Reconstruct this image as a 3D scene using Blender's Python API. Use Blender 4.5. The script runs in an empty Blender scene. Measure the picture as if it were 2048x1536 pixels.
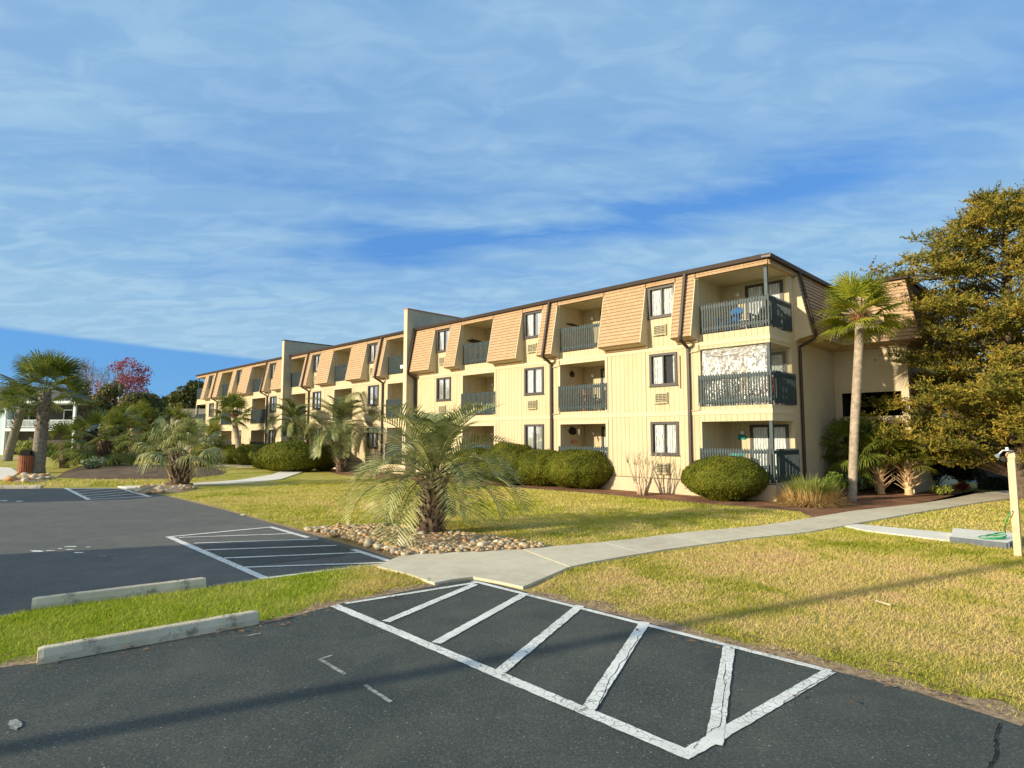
import bpy, bmesh, math, random
import numpy as np
from mathutils import Vector, Matrix, noise
from math import radians as R, sin, cos, tan, pi, atan2, sqrt

S = bpy.context.scene
COL = S.collection

# ------------------------------------------------------------------ camera
CAM_H = 2.15
PITCH = math.atan(106/1210)
cam = bpy.data.cameras.new('camera'); cam.sensor_width = 36; cam.lens = 1210/2048*36
cam.clip_start = .05; cam.clip_end = 5000
camo = bpy.data.objects.new('camera', cam); COL.objects.link(camo)
camo.location = (0, 0, CAM_H); camo.rotation_euler = (pi/2+PITCH, 0, 0)
S.camera = camo

# ------------------------------------------------------------------ sun and sky
SUN_AZ = (.8926, .4509); SUN_EL = R(17)          # horizontal heading of the light, elevation
n_ = math.hypot(*SUN_AZ); SUN_AZ = (SUN_AZ[0]/n_, SUN_AZ[1]/n_)
sun = bpy.data.lights.new('sun', 'SUN'); sun.energy = 4.75; sun.angle = R(.8); sun.color = (1, .885, .665)
suno = bpy.data.objects.new('sun', sun); COL.objects.link(suno)
d_ = Vector((SUN_AZ[0]*cos(SUN_EL), SUN_AZ[1]*cos(SUN_EL), -sin(SUN_EL)))
suno.rotation_euler = d_.to_track_quat('-Z', 'Y').to_euler(); suno.location = (-20, -10, 20)

W = bpy.data.worlds.new('World'); S.world = W; W.use_nodes = True
def build_world():
    nt = W.node_tree; N = nt.nodes; L = nt.links; N.clear()
    out = N.new('ShaderNodeOutputWorld'); bg = N.new('ShaderNodeBackground')
    sky = N.new('ShaderNodeTexSky'); sky.sky_type = 'NISHITA'; sky.sun_disc = False
    sky.sun_elevation = SUN_EL; sky.sun_rotation = atan2(-SUN_AZ[0], -SUN_AZ[1])
    sky.air_density = 1.0; sky.dust_density = .35; sky.ozone_density = 2.5
    tc = N.new('ShaderNodeTexCoord'); sep = N.new('ShaderNodeSeparateXYZ'); L.new(tc.outputs['Generated'], sep.inputs[0])
    def math_(op, a, b=None, c=None, clamp=False):
        m = N.new('ShaderNodeMath'); m.operation = op; m.use_clamp = clamp
        for i, v in enumerate((a, b, c)):
            if v is None: continue
            if isinstance(v, (int, float)): m.inputs[i].default_value = v
            else: L.new(v, m.inputs[i])
        return m.outputs[0]
    zz = math_('ADD', math_('MAXIMUM', sep.outputs[2], 0.0), .16)
    px = math_('DIVIDE', sep.outputs[0], zz); py = math_('DIVIDE', sep.outputs[1], zz)
    cmb = N.new('ShaderNodeCombineXYZ'); L.new(px, cmb.inputs[0]); L.new(py, cmb.inputs[1])
    def layer(scale, rot, sx, sy, det, dist, lo, hi, loc=(0, 0, 0)):
        mp = N.new('ShaderNodeMapping'); L.new(cmb.outputs[0], mp.inputs[0])
        mp.inputs['Rotation'].default_value = (0, 0, rot); mp.inputs['Scale'].default_value = (sx, sy, 1); mp.inputs['Location'].default_value = loc
        no = N.new('ShaderNodeTexNoise'); L.new(mp.outputs[0], no.inputs['Vector'])
        no.inputs['Scale'].default_value = scale; no.inputs['Detail'].default_value = det; no.inputs['Roughness'].default_value = .55
        no.inputs['Distortion'].default_value = dist
        mr = N.new('ShaderNodeMapRange'); mr.interpolation_type = 'SMOOTHSTEP'
        mr.inputs['From Min'].default_value = lo; mr.inputs['From Max'].default_value = hi; L.new(no.outputs[0], mr.inputs[0])
        return mr.outputs[0]
    a = layer(.50, R(8), .5, 1.6, 8, .8, .26, .52, (2.1, .9, 0))      # broad veil
    b = layer(1.6, R(14), .6, 1.5, 8, .6, .30, .72, (5.3, 3.3, 0))       # mid streaks
    c = layer(9.0, R(-8), .6, 1.1, 9, .8, .38, .66, (1.3, 7.7, 0))      # fine mottle
    amt = math_('MULTIPLY', a, math_('MULTIPLY_ADD', b, .26, .74))
    amt = math_('MULTIPLY', amt, math_('MULTIPLY_ADD', c, .10, .92))
    # the low sky to the left of the building is clear deep blue, the veil stops at a slanting edge
    edge = math_('SUBTRACT', sep.outputs[2], math_('MULTIPLY_ADD', sep.outputs[0], -.075, .089))
    mr = N.new('ShaderNodeMapRange'); mr.interpolation_type = 'SMOOTHSTEP'; L.new(edge, mr.inputs[0])
    mr.inputs['From Min'].default_value = -.004; mr.inputs['From Max'].default_value = .005
    lo = N.new('ShaderNodeMapRange'); lo.interpolation_type = 'SMOOTHSTEP'; L.new(sep.outputs[2], lo.inputs[0])
    for i_, v_ in ((1, .27), (2, .13), (3, .0), (4, .45)): lo.inputs[i_].default_value = v_
    amt = math_('MULTIPLY', math_('ADD', amt, lo.outputs[0], clamp=True), mr.outputs[0], clamp=True)
    hs = N.new('ShaderNodeHueSaturation'); L.new(sky.outputs[0], hs.inputs['Color']); hs.inputs['Saturation'].default_value = 1.0; hs.inputs['Hue'].default_value = .512
    sc = N.new('ShaderNodeMix'); sc.data_type = 'RGBA'; sc.blend_type = 'MULTIPLY'; sc.inputs[0].default_value = 1
    L.new(hs.outputs[0], sc.inputs[6]); sc.inputs[7].default_value = (.60, 1.08, 1.42, 1)
    base = N.new('ShaderNodeMix'); base.data_type = 'RGBA'; base.inputs[0].default_value = .72; L.new(sc.outputs[2], base.inputs[6]); base.inputs[7].default_value = (.78, 2.15, 4.9, 1)
    # a long window of open blue above the roof line
    bc = math_('SUBTRACT', sep.outputs[2], math_('MULTIPLY_ADD', sep.outputs[0], .085, .322))
    bw = math_('SUBTRACT', 1.0, math_('MULTIPLY', math_('ABSOLUTE', math_('ADD', bc, math_('MULTIPLY_ADD', b, .05, -.025))), 22.0), clamp=True)
    bx = N.new('ShaderNodeMapRange'); bx.interpolation_type = 'SMOOTHSTEP'; L.new(math_('ABSOLUTE', math_('SUBTRACT', sep.outputs[0], .10)), bx.inputs[0])
    for i_, v_ in ((1, .22), (2, .52), (3, 1.0), (4, .0)): bx.inputs[i_].default_value = v_
    amt = math_('SUBTRACT', amt, math_('MULTIPLY', math_('MULTIPLY', bw, bx.outputs[0]), .85), clamp=True)
    # veil whitened and brightened round the sun, as added fill behind the camera
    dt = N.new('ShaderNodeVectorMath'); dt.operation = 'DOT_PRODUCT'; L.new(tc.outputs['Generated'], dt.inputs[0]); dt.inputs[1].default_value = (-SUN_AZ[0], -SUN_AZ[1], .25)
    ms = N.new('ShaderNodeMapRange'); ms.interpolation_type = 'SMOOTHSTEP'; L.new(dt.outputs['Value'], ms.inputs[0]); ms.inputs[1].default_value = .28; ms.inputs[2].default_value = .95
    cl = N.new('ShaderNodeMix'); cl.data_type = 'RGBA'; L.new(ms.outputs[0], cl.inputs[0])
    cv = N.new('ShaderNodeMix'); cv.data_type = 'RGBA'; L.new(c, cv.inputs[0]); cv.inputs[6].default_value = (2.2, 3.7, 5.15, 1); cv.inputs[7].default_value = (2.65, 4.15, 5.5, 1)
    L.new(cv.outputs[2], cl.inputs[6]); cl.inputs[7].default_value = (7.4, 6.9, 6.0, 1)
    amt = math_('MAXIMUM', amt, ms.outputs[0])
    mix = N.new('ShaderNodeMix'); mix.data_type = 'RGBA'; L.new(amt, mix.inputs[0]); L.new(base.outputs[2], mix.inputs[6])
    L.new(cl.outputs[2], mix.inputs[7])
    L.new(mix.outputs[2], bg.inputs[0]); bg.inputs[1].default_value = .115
    L.new(bg.outputs[0], out.inputs[0])
build_world()
S.view_settings.view_transform = 'Standard'; S.view_settings.look = 'None'
S.view_settings.exposure = .36; S.view_settings.gamma = 1; S.view_settings.use_curve_mapping = False
S.cycles.transparent_max_bounces = 16

# ------------------------------------------------------------------ photo pixel (2048 wide) on the ground -> metres
_c, _s = cos(PITCH), sin(PITCH)
def ray(x, y): return (x-1024, 1210*_c+(y-768)*_s, -((y-768)*_c-1210*_s))
def G(x, y, z=0.0):
    r = ray(x, y); k = (CAM_H-z)/-r[2]; return (r[0]*k, r[1]*k)
def P(x, y, d):
    r = ray(x, y); k = d/r[1]; return (r[0]*k, d, CAM_H+r[2]*k)

# ------------------------------------------------------------------ materials
MATS = {}
class NT:
    def __init__(s, name):
        s.m = bpy.data.materials.new(name); s.m.use_nodes = True; s.t = s.m.node_tree; s.t.nodes.clear()
        s.out = s.n('ShaderNodeOutputMaterial'); s.b = s.n('ShaderNodeBsdfPrincipled'); s.l(s.b.outputs[0], s.out.inputs[0])
        MATS[name] = s.m
    def n(s, k): return s.t.nodes.new(k)
    def l(s, a, b): s.t.links.new(a, b)
    def pos(s, obj=False):
        if obj: return s.n('ShaderNodeTexCoord').outputs['Object']
        return s.n('ShaderNodeNewGeometry').outputs['Position']
    def noise(s, scale, det=4, rough=.55, vec=None, dist=0, col=False):
        n = s.n('ShaderNodeTexNoise'); n.inputs['Scale'].default_value = scale; n.inputs['Detail'].default_value = det
        n.inputs['Roughness'].default_value = rough; n.inputs['Distortion'].default_value = dist
        s.l(vec if vec is not None else s.pos(), n.inputs['Vector']); return n.outputs[1 if col else 0]
    def ramp(s, fac, stops, interp='LINEAR'):
        r = s.n('ShaderNodeValToRGB'); s.l(fac, r.inputs[0]); e = r.color_ramp.elements; r.color_ramp.interpolation = interp
        while len(e) > 1: e.remove(e[-1])
        e[0].position = stops[0][0]; e[0].color = c4(stops[0][1])
        for p, c in stops[1:]:
            q = e.new(p); q.color = c4(c)
        return r.outputs[0]
    def mix(s, fac, a, b, blend='MIX'):
        m = s.n('ShaderNodeMix'); m.data_type = 'RGBA'; m.blend_type = blend
        for i, v in ((0, fac), (6, a), (7, b)):
            if isinstance(v, (int, float)): m.inputs[i].default_value = v
            elif isinstance(v, tuple): m.inputs[i].default_value = c4(v)
            else: s.l(v, m.inputs[i])
        return m.outputs[2]
    def math(s, op, a, b=None, c=None, clamp=False):
        m = s.n('ShaderNodeMath'); m.operation = op; m.use_clamp = clamp
        for i, v in enumerate((a, b, c)):
            if v is None: continue
            if isinstance(v, (int, float)): m.inputs[i].default_value = v
            else: s.l(v, m.inputs[i])
        return m.outputs[0]
    def rng(s, v, a, b, c=0, d=1):
        m = s.n('ShaderNodeMapRange'); s.l(v, m.inputs[0])
        for i, x in enumerate((a, b, c, d)): m.inputs[i+1].default_value = x
        return m.outputs[0]
    def color(s, c):
        if isinstance(c, tuple): s.b.inputs['Base Color'].default_value = c4(c)
        else: s.l(c, s.b.inputs['Base Color'])
    def bump(s, h, dist=.01, st=1.0):
        b = s.n('ShaderNodeBump'); b.inputs['Distance'].default_value = dist; b.inputs['Strength'].default_value = st
        s.l(h, b.inputs['Height']); s.l(b.outputs[0], s.b.inputs['Normal']); return b
    def rough(s, v): s.b.inputs['Roughness'].default_value = v
def c4(c): return (c[0], c[1], c[2], 1)

def simple(name, c, rough=.6, var=.15, scale=6, spec=.3, bump=0, metal=0):
    m = NT(name); f = m.noise(scale, 5, vec=m.pos(True))
    lo = tuple(x*(1-var) for x in c); hi = tuple(min(1, x*(1+var)) for x in c)
    m.color(m.ramp(f, [(.3, lo), (.7, hi)])); m.rough(rough); m.b.inputs['Specular IOR Level'].default_value = spec
    m.b.inputs['Metallic'].default_value = metal
    if bump: m.bump(m.noise(scale*6, 5, vec=m.pos(True)), bump)
    return m.m

def leafmat(name, cols, rough=.5, trans=.25, scale=1.2, spec=.3, pscale=18):
    """foliage: several greens by clump, per-face noise, part of the light shines through"""
    m = NT(name)
    f = m.math('ADD', m.math('MULTIPLY', m.noise(scale, 3), .55), m.math('MULTIPLY', m.noise(pscale, 2), .45))
    n = len(cols); col = m.ramp(f, [(.34+.32*i/(n-1), c) for i, c in enumerate(cols)])
    m.color(col); m.rough(rough); m.b.inputs['Specular IOR Level'].default_value = spec
    t = m.n('ShaderNodeBsdfTranslucent'); m.l(col, t.inputs[0])
    x = m.n('ShaderNodeMixShader'); x.inputs[0].default_value = trans
    m.l(m.b.outputs[0], x.inputs[1]); m.l(t.outputs[0], x.inputs[2]); m.l(x.outputs[0], m.out.inputs[0])
    return m.m

def make_materials():
    # siding: vertical grooves every 0.2 m, running round the corner
    m = NT('siding'); v = m.pos(True); sep = m.n('ShaderNodeSeparateXYZ'); m.l(v, sep.inputs[0])
    u = m.math('ADD', sep.outputs[0], sep.outputs[1])
    fr = m.math('FRACT', m.math('DIVIDE', u, .205)); dd = m.math('ABSOLUTE', m.math('SUBTRACT', fr, .5))
    gr = m.rng(dd, .462, .485, 0, 1)
    base = m.ramp(m.noise(1.3, 5, vec=v), [(.3, (.55, .45, .270)), (.7, (.605, .50, .310))])
    base = m.mix(m.rng(m.noise(40, 3, vec=v), .4, .8, 0, .12), base, (.50, .41, .22))
    mp = m.n('ShaderNodeMapping'); m.l(v, mp.inputs[0]); mp.inputs['Scale'].default_value = (4, 4, .22)
    base = m.mix(m.rng(m.noise(1, 6, .6, vec=mp.outputs[0]), .46, .72, 0, .42), base, (.42, .33, .205))
    m.color(m.mix(m.math('MULTIPLY', gr, .42), base, (.34, .25, .12))); m.rough(.7)
    m.bump(m.math('SUBTRACT', m.math('MULTIPLY', m.noise(90, 3, vec=v), .1), gr), .012)
    # smooth render (side walls, piers, foundation)
    m = NT('stucco'); v = m.pos(True)
    m.color(m.ramp(m.noise(.8, 6, vec=v), [(.3, (.53, .43, .275)), (.7, (.60, .49, .325))])); m.rough(.85); m.bump(m.noise(60, 4, vec=v), .006)
    simple('trim_cream', (.61, .495, .325), .6, .05)
    simple('pier_gray', (.44, .395, .29), .8, .12, 2, bump=.004)
    # shingles
    m = NT('shingle'); v = m.pos(True); sep = m.n('ShaderNodeSeparateXYZ'); m.l(v, sep.inputs[0])
    cmb = m.n('ShaderNodeCombineXYZ'); m.l(m.math('ADD', sep.outputs[0], sep.outputs[1]), cmb.inputs[0]); m.l(sep.outputs[2], cmb.inputs[1])
    br = m.n('ShaderNodeTexBrick'); m.l(cmb.outputs[0], br.inputs['Vector']); br.inputs['Scale'].default_value = 1
    br.inputs['Brick Width'].default_value = .17; br.inputs['Row Height'].default_value = .1425; br.inputs['Mortar Size'].default_value = .0065
    br.inputs['Color1'].default_value = (.455, .295, .160, 1); br.inputs['Color2'].default_value = (.535, .355, .200, 1); br.inputs['Mortar'].default_value = (.24, .145, .075, 1)
    br.offset = .5
    m.color(m.mix(m.rng(m.noise(.9, 5, vec=v), .35, .75, 0, .35), br.outputs[0], (.42, .31, .21))); m.rough(.85)
    m.bump(m.noise(120, 3, vec=v), .004)
    simple('bronze', (.045, .028, .022), .45, .2, 3, .4)
    simple('window_frame', (.055, .042, .036), .5, .15, 3, .4)
    simple('rail_paint', (.042, .066, .072), .55, .25, 5, .35)
    simple('interior_dark', (.03, .03, .032), .8)
    simple('grille', (.48, .42, .26), .5, .1)
    simple('grille_back', (.06, .045, .03), .7)
    m = NT('curtain'); v = m.pos(True); sep = m.n('ShaderNodeSeparateXYZ'); m.l(v, sep.inputs[0])
    w = m.math('SINE', m.math('ADD', m.math('MULTIPLY', sep.outputs[1], 62), m.math('MULTIPLY', m.noise(5, 2, vec=v), 9)))
    m.color(m.mix(m.rng(w, -1, 1), (.60, .60, .57), (.86, .86, .84))); m.rough(.9); m.bump(w, .02)
    m = NT('glass'); g = m.n('ShaderNodeBsdfGlossy'); g.inputs['Roughness'].default_value = .03; g.inputs[0].default_value = (.9, .95, 1, 1)
    tr = m.n('ShaderNodeBsdfTransparent'); tr.inputs[0].default_value = (.95, .97, .97, 1)
    fz = m.n('ShaderNodeFresnel'); fz.inputs[0].default_value = 1.5
    x = m.n('ShaderNodeMixShader'); m.l(m.math('MULTIPLY', fz.outputs[0], .55, clamp=True), x.inputs[0]); m.l(tr.outputs[0], x.inputs[1]); m.l(g.outputs[0], x.inputs[2]); m.l(x.outputs[0], m.out.inputs[0])
    # clear vinyl enclosure: crinkled, glossy, creased reflections painted in as white patches
    m = NT('vinyl'); v = m.pos(True); g = m.n('ShaderNodeBsdfGlossy'); g.inputs['Roughness'].default_value = .22; g.inputs[0].default_value = (1, 1, 1, 1)
    tr = m.n('ShaderNodeBsdfTransparent'); tr.inputs[0].default_value = (.82, .84, .82, 1)
    df = m.n('ShaderNodeBsdfDiffuse'); df.inputs[0].default_value = (.85, .86, .84, 1)
    bp = m.n('ShaderNodeBump'); bp.inputs['Distance'].default_value = .05; m.l(m.noise(7, 6, dist=1.2, vec=v), bp.inputs['Height'])
    m.l(bp.outputs[0], g.inputs['Normal']); m.l(bp.outputs[0], df.inputs['Normal'])
    mp = m.n('ShaderNodeMapping'); m.l(v, mp.inputs[0]); mp.inputs['Rotation'].default_value = (R(-32), 0, 0); mp.inputs['Scale'].default_value = (1, 3.4, 1.1)
    sp = m.n('ShaderNodeSeparateXYZ'); m.l(v, sp.inputs[0])
    nz = m.math('ADD', m.noise(2.6, 5, .6, dist=.8, vec=mp.outputs[0]), m.math('MULTIPLY', m.rng(sp.outputs[2], 1.5, 2.1, 0, 1), -.16))
    a = m.n('ShaderNodeMixShader'); m.l(m.rng(nz, .545, .585, .04, .85), a.inputs[0]); m.l(tr.outputs[0], a.inputs[1]); m.l(df.outputs[0], a.inputs[2])
    x = m.n('ShaderNodeMixShader'); x.inputs[0].default_value = .16; m.l(a.outputs[0], x.inputs[1]); m.l(g.outputs[0], x.inputs[2]); m.l(x.outputs[0], m.out.inputs[0])
    # asphalt
    m = NT('asphalt'); big = m.noise(.22, 5); med = m.noise(1.4, 6, .6)
    c = m.ramp(m.math('ADD', m.math('MULTIPLY', big, .6), m.math('MULTIPLY', med, .4)), [(.36, (.044, .054, .050)), (.50, (.064, .072, .064)), (.62, (.092, .095, .080))])
    c = m.mix(m.rng(m.noise(48, 4, .75), .53, .69, 0, .65), c, (.25, .25, .22))
    c = m.mix(m.rng(m.noise(.9, 5, .6, dist=.8), .52, .70, 0, .5), c, (.115, .125, .095))
    c = m.mix(m.rng(m.noise(.55, 4, .5, vec=None, dist=1.5), .60, .70, 0, .45), c, (.045, .055, .055))
    c = m.mix(m.rng(m.noise(38, 3, .75), .54, .68, 0, .75), c, (.030, .035, .034))
    vo = m.n('ShaderNodeTexVoronoi'); vo.inputs['Scale'].default_value = 9; m.l(m.pos(), vo.inputs['Vector'])
    c = m.mix(m.rng(vo.outputs['Distance'], .045, .075, .8, 0), c, (.40, .39, .35))       # loose pale chips
    # fine scuffs
    c = m.mix(m.math('MULTIPLY', m.rng(m.noise(3.2, 9, .72, dist=.4), .60, .75, 0, .55), 1.0), c, (.20, .20, .18))
    m.color(c); m.rough(.82); m.b.inputs['Specular IOR Level'].default_value = .25
    m.bump(m.noise(60, 4, .75), .007)
    # asphalt that was paved lately on the far lot: browner, greyer, smoother
    m = NT('old_asphalt'); big = m.noise(.25, 5); med = m.noise(2.0, 5, .6)
    c = m.ramp(m.math('ADD', m.math('MULTIPLY', big, .6), m.math('MULTIPLY', med, .4)), [(.36, (.078, .080, .072)), (.50, (.102, .101, .088)), (.62, (.135, .131, .110))])
    c = m.mix(m.rng(m.noise(45, 3, .7), .52, .70, 0, .6), c, (.27, .255, .215)); m.color(c); m.rough(.85)
    m.bump(m.noise(75, 3, .7), .008)
    # worn road paint
    m = NT('road_paint'); 
    c = m.ramp(m.noise(2.5, 4), [(.3, (.68, .67, .60)), (.7, (.88, .87, .80))])
    vo = m.n('ShaderNodeTexVoronoi'); vo.feature = 'DISTANCE_TO_EDGE'; vo.inputs['Scale'].default_value = 11
    wv = m.n('ShaderNodeVectorMath'); wv.operation = 'ADD'; m.l(m.pos(), wv.inputs[0])
    sv = m.n('ShaderNodeVectorMath'); sv.operation = 'SCALE'; sv.inputs['Scale'].default_value = .09; m.l(m.noise(9, 3, col=True), sv.inputs[0]); m.l(sv.outputs[0], wv.inputs[1])
    m.l(wv.outputs[0], vo.inputs['Vector'])
    crack = m.rng(vo.outputs['Distance'], .012, .05, 1, 0)
    crack = m.math('MULTIPLY', crack, m.rng(m.noise(1.1, 3), .40, .56))
    wear = m.rng(m.noise(26, 7, .75), .58, .66)
    c = m.mix(m.math('MAXIMUM', m.math('MULTIPLY', crack, .8), m.math('MULTIPLY', wear, .75)), c, (.10, .105, .10)); m.color(c); m.rough(.75)
    m.bump(m.noise(75, 3, .7), .006)
    m = NT('faded_paint'); c = m.mix(m.rng(m.noise(13, 7, .75), .44, .60), (.34, .34, .31), (.10, .105, .10)); m.color(c); m.rough(.8)
    simple('crack_fill', (.012, .012, .012), .9)
    # concrete
    m = NT('concrete'); c = m.ramp(m.math('ADD', m.math('MULTIPLY', m.noise(.6, 6), .6), m.math('MULTIPLY', m.noise(4, 6, .6), .4)), [(.36, (.53, .46, .33)), (.5, (.64, .565, .41)), (.62, (.70, .63, .47))])
    c = m.mix(m.rng(m.noise(70, 3), .55, .75, 0, .3), c, (.32, .30, .25)); m.color(c); m.rough(.85); m.bump(m.noise(80, 3), .004)
    m = NT('white_concrete'); m.color(m.ramp(m.noise(1.2, 6), [(.3, (.74, .69, .58)), (.7, (.84, .79, .67))])); m.rough(.85); m.bump(m.noise(80, 3), .004)
    m = NT('stop_concrete'); v = m.pos(True)
    c = m.ramp(m.noise(3, 6, vec=v), [(.3, (.50, .43, .30)), (.7, (.66, .57, .41))])
    c = m.mix(m.rng(m.noise(4.5, 8, .7, vec=v), .56, .68, 0, .75), c, (.085, .085, .075)); m.color(c); m.rough(.9); m.bump(m.noise(50, 5, vec=v), .008)
    # lawn: ground under the blades and the blades themselves share one colouring by place
    def lawn(name, dark, trans):
        m = NT(name)
        big = m.noise(.30, 4, .6, dist=.6); med = m.noise(1.5, 5, .6, dist=.5); fine = m.noise(28 if not trans else 55, 3, .6)
        f = m.math('ADD', m.math('ADD', m.math('MULTIPLY', big, .36), m.math('MULTIPLY', med, .36)), m.math('MULTIPLY', fine, .28))
        k = dark
        col = m.ramp(f, [(.38, (.24*k, .27*k, .025*k)), (.43, (.36*k, .35*k, .045*k)), (.475, (.50*k, .43*k, .105*k)), (.53, (.64*k, .50*k, .19*k)), (.60, (.64*k, .45*k, .22*k))])
        # a greener island between the lots
        sp = m.n('ShaderNodeSeparateXYZ'); m.l(m.pos(), sp.inputs[0])
        isl = m.math('MULTIPLY', m.rng(sp.outputs[0], -1.8, -2.8), m.rng(sp.outputs[1], 11.2, 10.3))
        far = m.rng(sp.outputs[1], 11.5, 14.5)
        gcol = m.ramp(f, [(.38, (.27*k, .31*k, .022*k)), (.47, (.44*k, .44*k, .045*k)), (.56, (.62*k, .53*k, .14*k))])
        gcol = m.mix(m.math('MULTIPLY', isl, .45), gcol, (.22*k, .36*k, .02*k))
        col = m.mix(m.math('MAXIMUM', isl, m.math('MULTIPLY', far, .55)), col, gcol)
        m.color(col); m.rough(.8); m.b.inputs['Specular IOR Level'].default_value = .15
        if trans:
            t = m.n('ShaderNodeBsdfTranslucent'); m.l(col, t.inputs[0]); x = m.n('ShaderNodeMixShader'); x.inputs[0].default_value = .3
            m.l(m.b.outputs[0], x.inputs[1]); m.l(t.outputs[0], x.inputs[2]); m.l(x.outputs[0], m.out.inputs[0])
        else:
            m.bump(m.math('ADD', fine, m.noise(90, 3)), .05)
    lawn('lawn', 1.0, False); lawn('grass_blade', 1.1, True)
    m = NT('mulch'); c = m.ramp(m.math('ADD', m.math('MULTIPLY', m.noise(1.5, 5), .5), m.math('MULTIPLY', m.noise(30, 4, .7), .5)), [(.38, (.11, .045, .022)), (.5, (.24, .105, .045)), (.62, (.40, .21, .10))])
    m.color(c); m.rough(.95); m.bump(m.noise(45, 5, .7), .05)
    m = NT('brown_mulch'); c = m.ramp(m.math('ADD', m.math('MULTIPLY', m.noise(1.5, 5), .5), m.math('MULTIPLY', m.noise(30, 4, .7), .5)), [(.38, (.055, .034, .022)), (.5, (.13, .085, .05)), (.62, (.22, .15, .085))])
    m.color(c); m.rough(.95); m.bump(m.noise(45, 5, .7), .05)
    m = NT('soil'); c = m.ramp(m.noise(14, 6, .7), [(.35, (.16, .10, .06)), (.5, (.36, .25, .15)), (.65, (.52, .40, .25))]); m.color(c); m.rough(.95); m.bump(m.noise(45, 5, .7), .03)
    for nm, c in (('tan', (.54, .39, .21)), ('orange', (.58, .32, .13)), ('grey', (.43, .37, .27)), ('cream', (.66, .55, .37))):
        m = NT('stone_'+nm); v = m.pos(True); rnd = m.n('ShaderNodeObjectInfo').outputs['Random']
        base = m.mix(rnd, tuple(x*.8 for x in c), tuple(min(.9, x*1.15) for x in c))
        m.color(m.mix(m.rng(m.noise(9, 5, vec=v), .35, .7, 0, .4), base, tuple(x*.55 for x in c))); m.rough(.75); m.bump(m.noise(30, 4, vec=v), .004)
    simple('palm_trunk', (.40, .32, .24), .9, .35, 7, .2, .02)
    simple('palm_trunk_grey', (.23, .20, .155), .9, .4, 6, .2, .03)
    simple('palm_boot', (.42, .32, .21), .85, .45, 5, .2, .01)
    simple('palm_boot_dark', (.115, .075, .05), .9, .5, 5, .2, .01)
    simple('palm_boot_mid', (.33, .25, .165), .9, .5, 5, .2, .01)
    simple('palm_fibre', (.30, .13, .05), .9, .4, 8, .2, .01)
    simple('palm_thatch', (.62, .43, .23), .9, .3, 8, .2)
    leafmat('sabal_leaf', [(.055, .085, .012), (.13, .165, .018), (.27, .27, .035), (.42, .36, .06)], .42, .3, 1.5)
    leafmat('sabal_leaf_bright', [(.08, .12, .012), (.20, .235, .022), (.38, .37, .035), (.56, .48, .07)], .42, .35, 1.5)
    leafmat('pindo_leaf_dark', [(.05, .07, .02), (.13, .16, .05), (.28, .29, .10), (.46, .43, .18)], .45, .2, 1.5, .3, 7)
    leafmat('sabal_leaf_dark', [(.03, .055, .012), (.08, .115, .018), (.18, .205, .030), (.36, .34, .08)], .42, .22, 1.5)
    leafmat('pindo_leaf', [(.08, .10, .028), (.22, .24, .075), (.41, .41, .15), (.60, .56, .26)], .40, .2, 1.5, .4, 7)
    leafmat('hedge_leaf', [(.055, .070, .008), (.095, .110, .010), (.15, .155, .014), (.21, .20, .024)], .7, .12, 1.3, .15, 14)
    leafmat('cedar_leaf', [(.050, .060, .012), (.13, .135, .022), (.31, .235, .035), (.50, .32, .055)], .7, .12, 1.5, .15, 9)
    leafmat('shrub_leaf', [(.04, .07, .01), (.10, .16, .02), (.22, .28, .04)], .5, .25, 2)
    leafmat('lime_leaf', [(.16, .20, .03), (.30, .33, .05), (.48, .46, .12)], .5, .25, 2)
    leafmat('variegated_leaf', [(.10, .18, .05), (.35, .42, .20), (.66, .66, .42)], .5, .25, 9)
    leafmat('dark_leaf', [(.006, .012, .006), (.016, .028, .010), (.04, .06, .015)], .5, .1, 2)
    leafmat('red_leaf', [(.16, .035, .04), (.34, .075, .085), (.50, .15, .15)], .5, .25, 1.5)
    leafmat('red_shrub_leaf', [(.07, .015, .015), (.15, .03, .025), (.22, .06, .03)], .5, .2, 3)
    leafmat('tree_leaf', [(.022, .035, .010), (.06, .075, .018), (.13, .135, .03), (.19, .18, .045)], .6, .15, .5, .2, 5)
    leafmat('tree_leaf_olive', [(.05, .055, .02), (.14, .13, .04), (.26, .22, .08)], .6, .15, .5, .2, 5)
    leafmat('clump_green', [(.10, .14, .02), (.24, .28, .05), (.40, .40, .09)], .5, .25, 5)
    leafmat('clump_straw', [(.36, .22, .08), (.58, .40, .16), (.72, .55, .26)], .7, .2, 5)
    simple('bark', (.14, .10, .07), .9, .4, 8, .2, .02)
    simple('pale_bark', (.58, .45, .32), .8, .3, 10, .2, .005)
    simple('twig_grey', (.33, .27, .25), .9, .3, 4)
    simple('wood_post', (.66, .47, .30), .7, .14, 3, .3, .002)
    simple('dark_brick', (.07, .05, .04), .9, .3, 8)
    simple('slab_edge', (.13, .15, .17), .8, .2)
    simple('hose_green', (.01, .30, .07), .4, .1, 9, .5)
    simple('chrome', (.75, .76, .78), .25, .05, 3, .5, metal=.8)
    simple('white_paint', (.80, .80, .78), .5, .06)
    simple('bin_red', (.34, .12, .055), .7, .35, 4)
    simple('bin_top', (.035, .022, .018), .6, .2)
    simple('house_blue', (.52, .66, .72), .6, .06); simple('house_trim', (.80, .86, .86), .5, .05)
    simple('house_roof', (.085, .095, .10), .9, .2, 5); simple('house_dark', (.10, .085, .075), .8, .2)
    simple('grey_roof', (.24, .22, .20), .9, .15); simple('teal_roof', (.20, .34, .31), .8, .1)
    simple('adirondack_blue', (.01, .17, .55), .5, .08); simple('white_plastic', (.8, .8, .78), .4, .03)
    simple('teal', (.01, .28, .26), .5, .1); simple('dark_brown', (.05, .03, .02), .7, .3); simple('terracotta', (.50, .20, .11), .8, .2)
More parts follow.
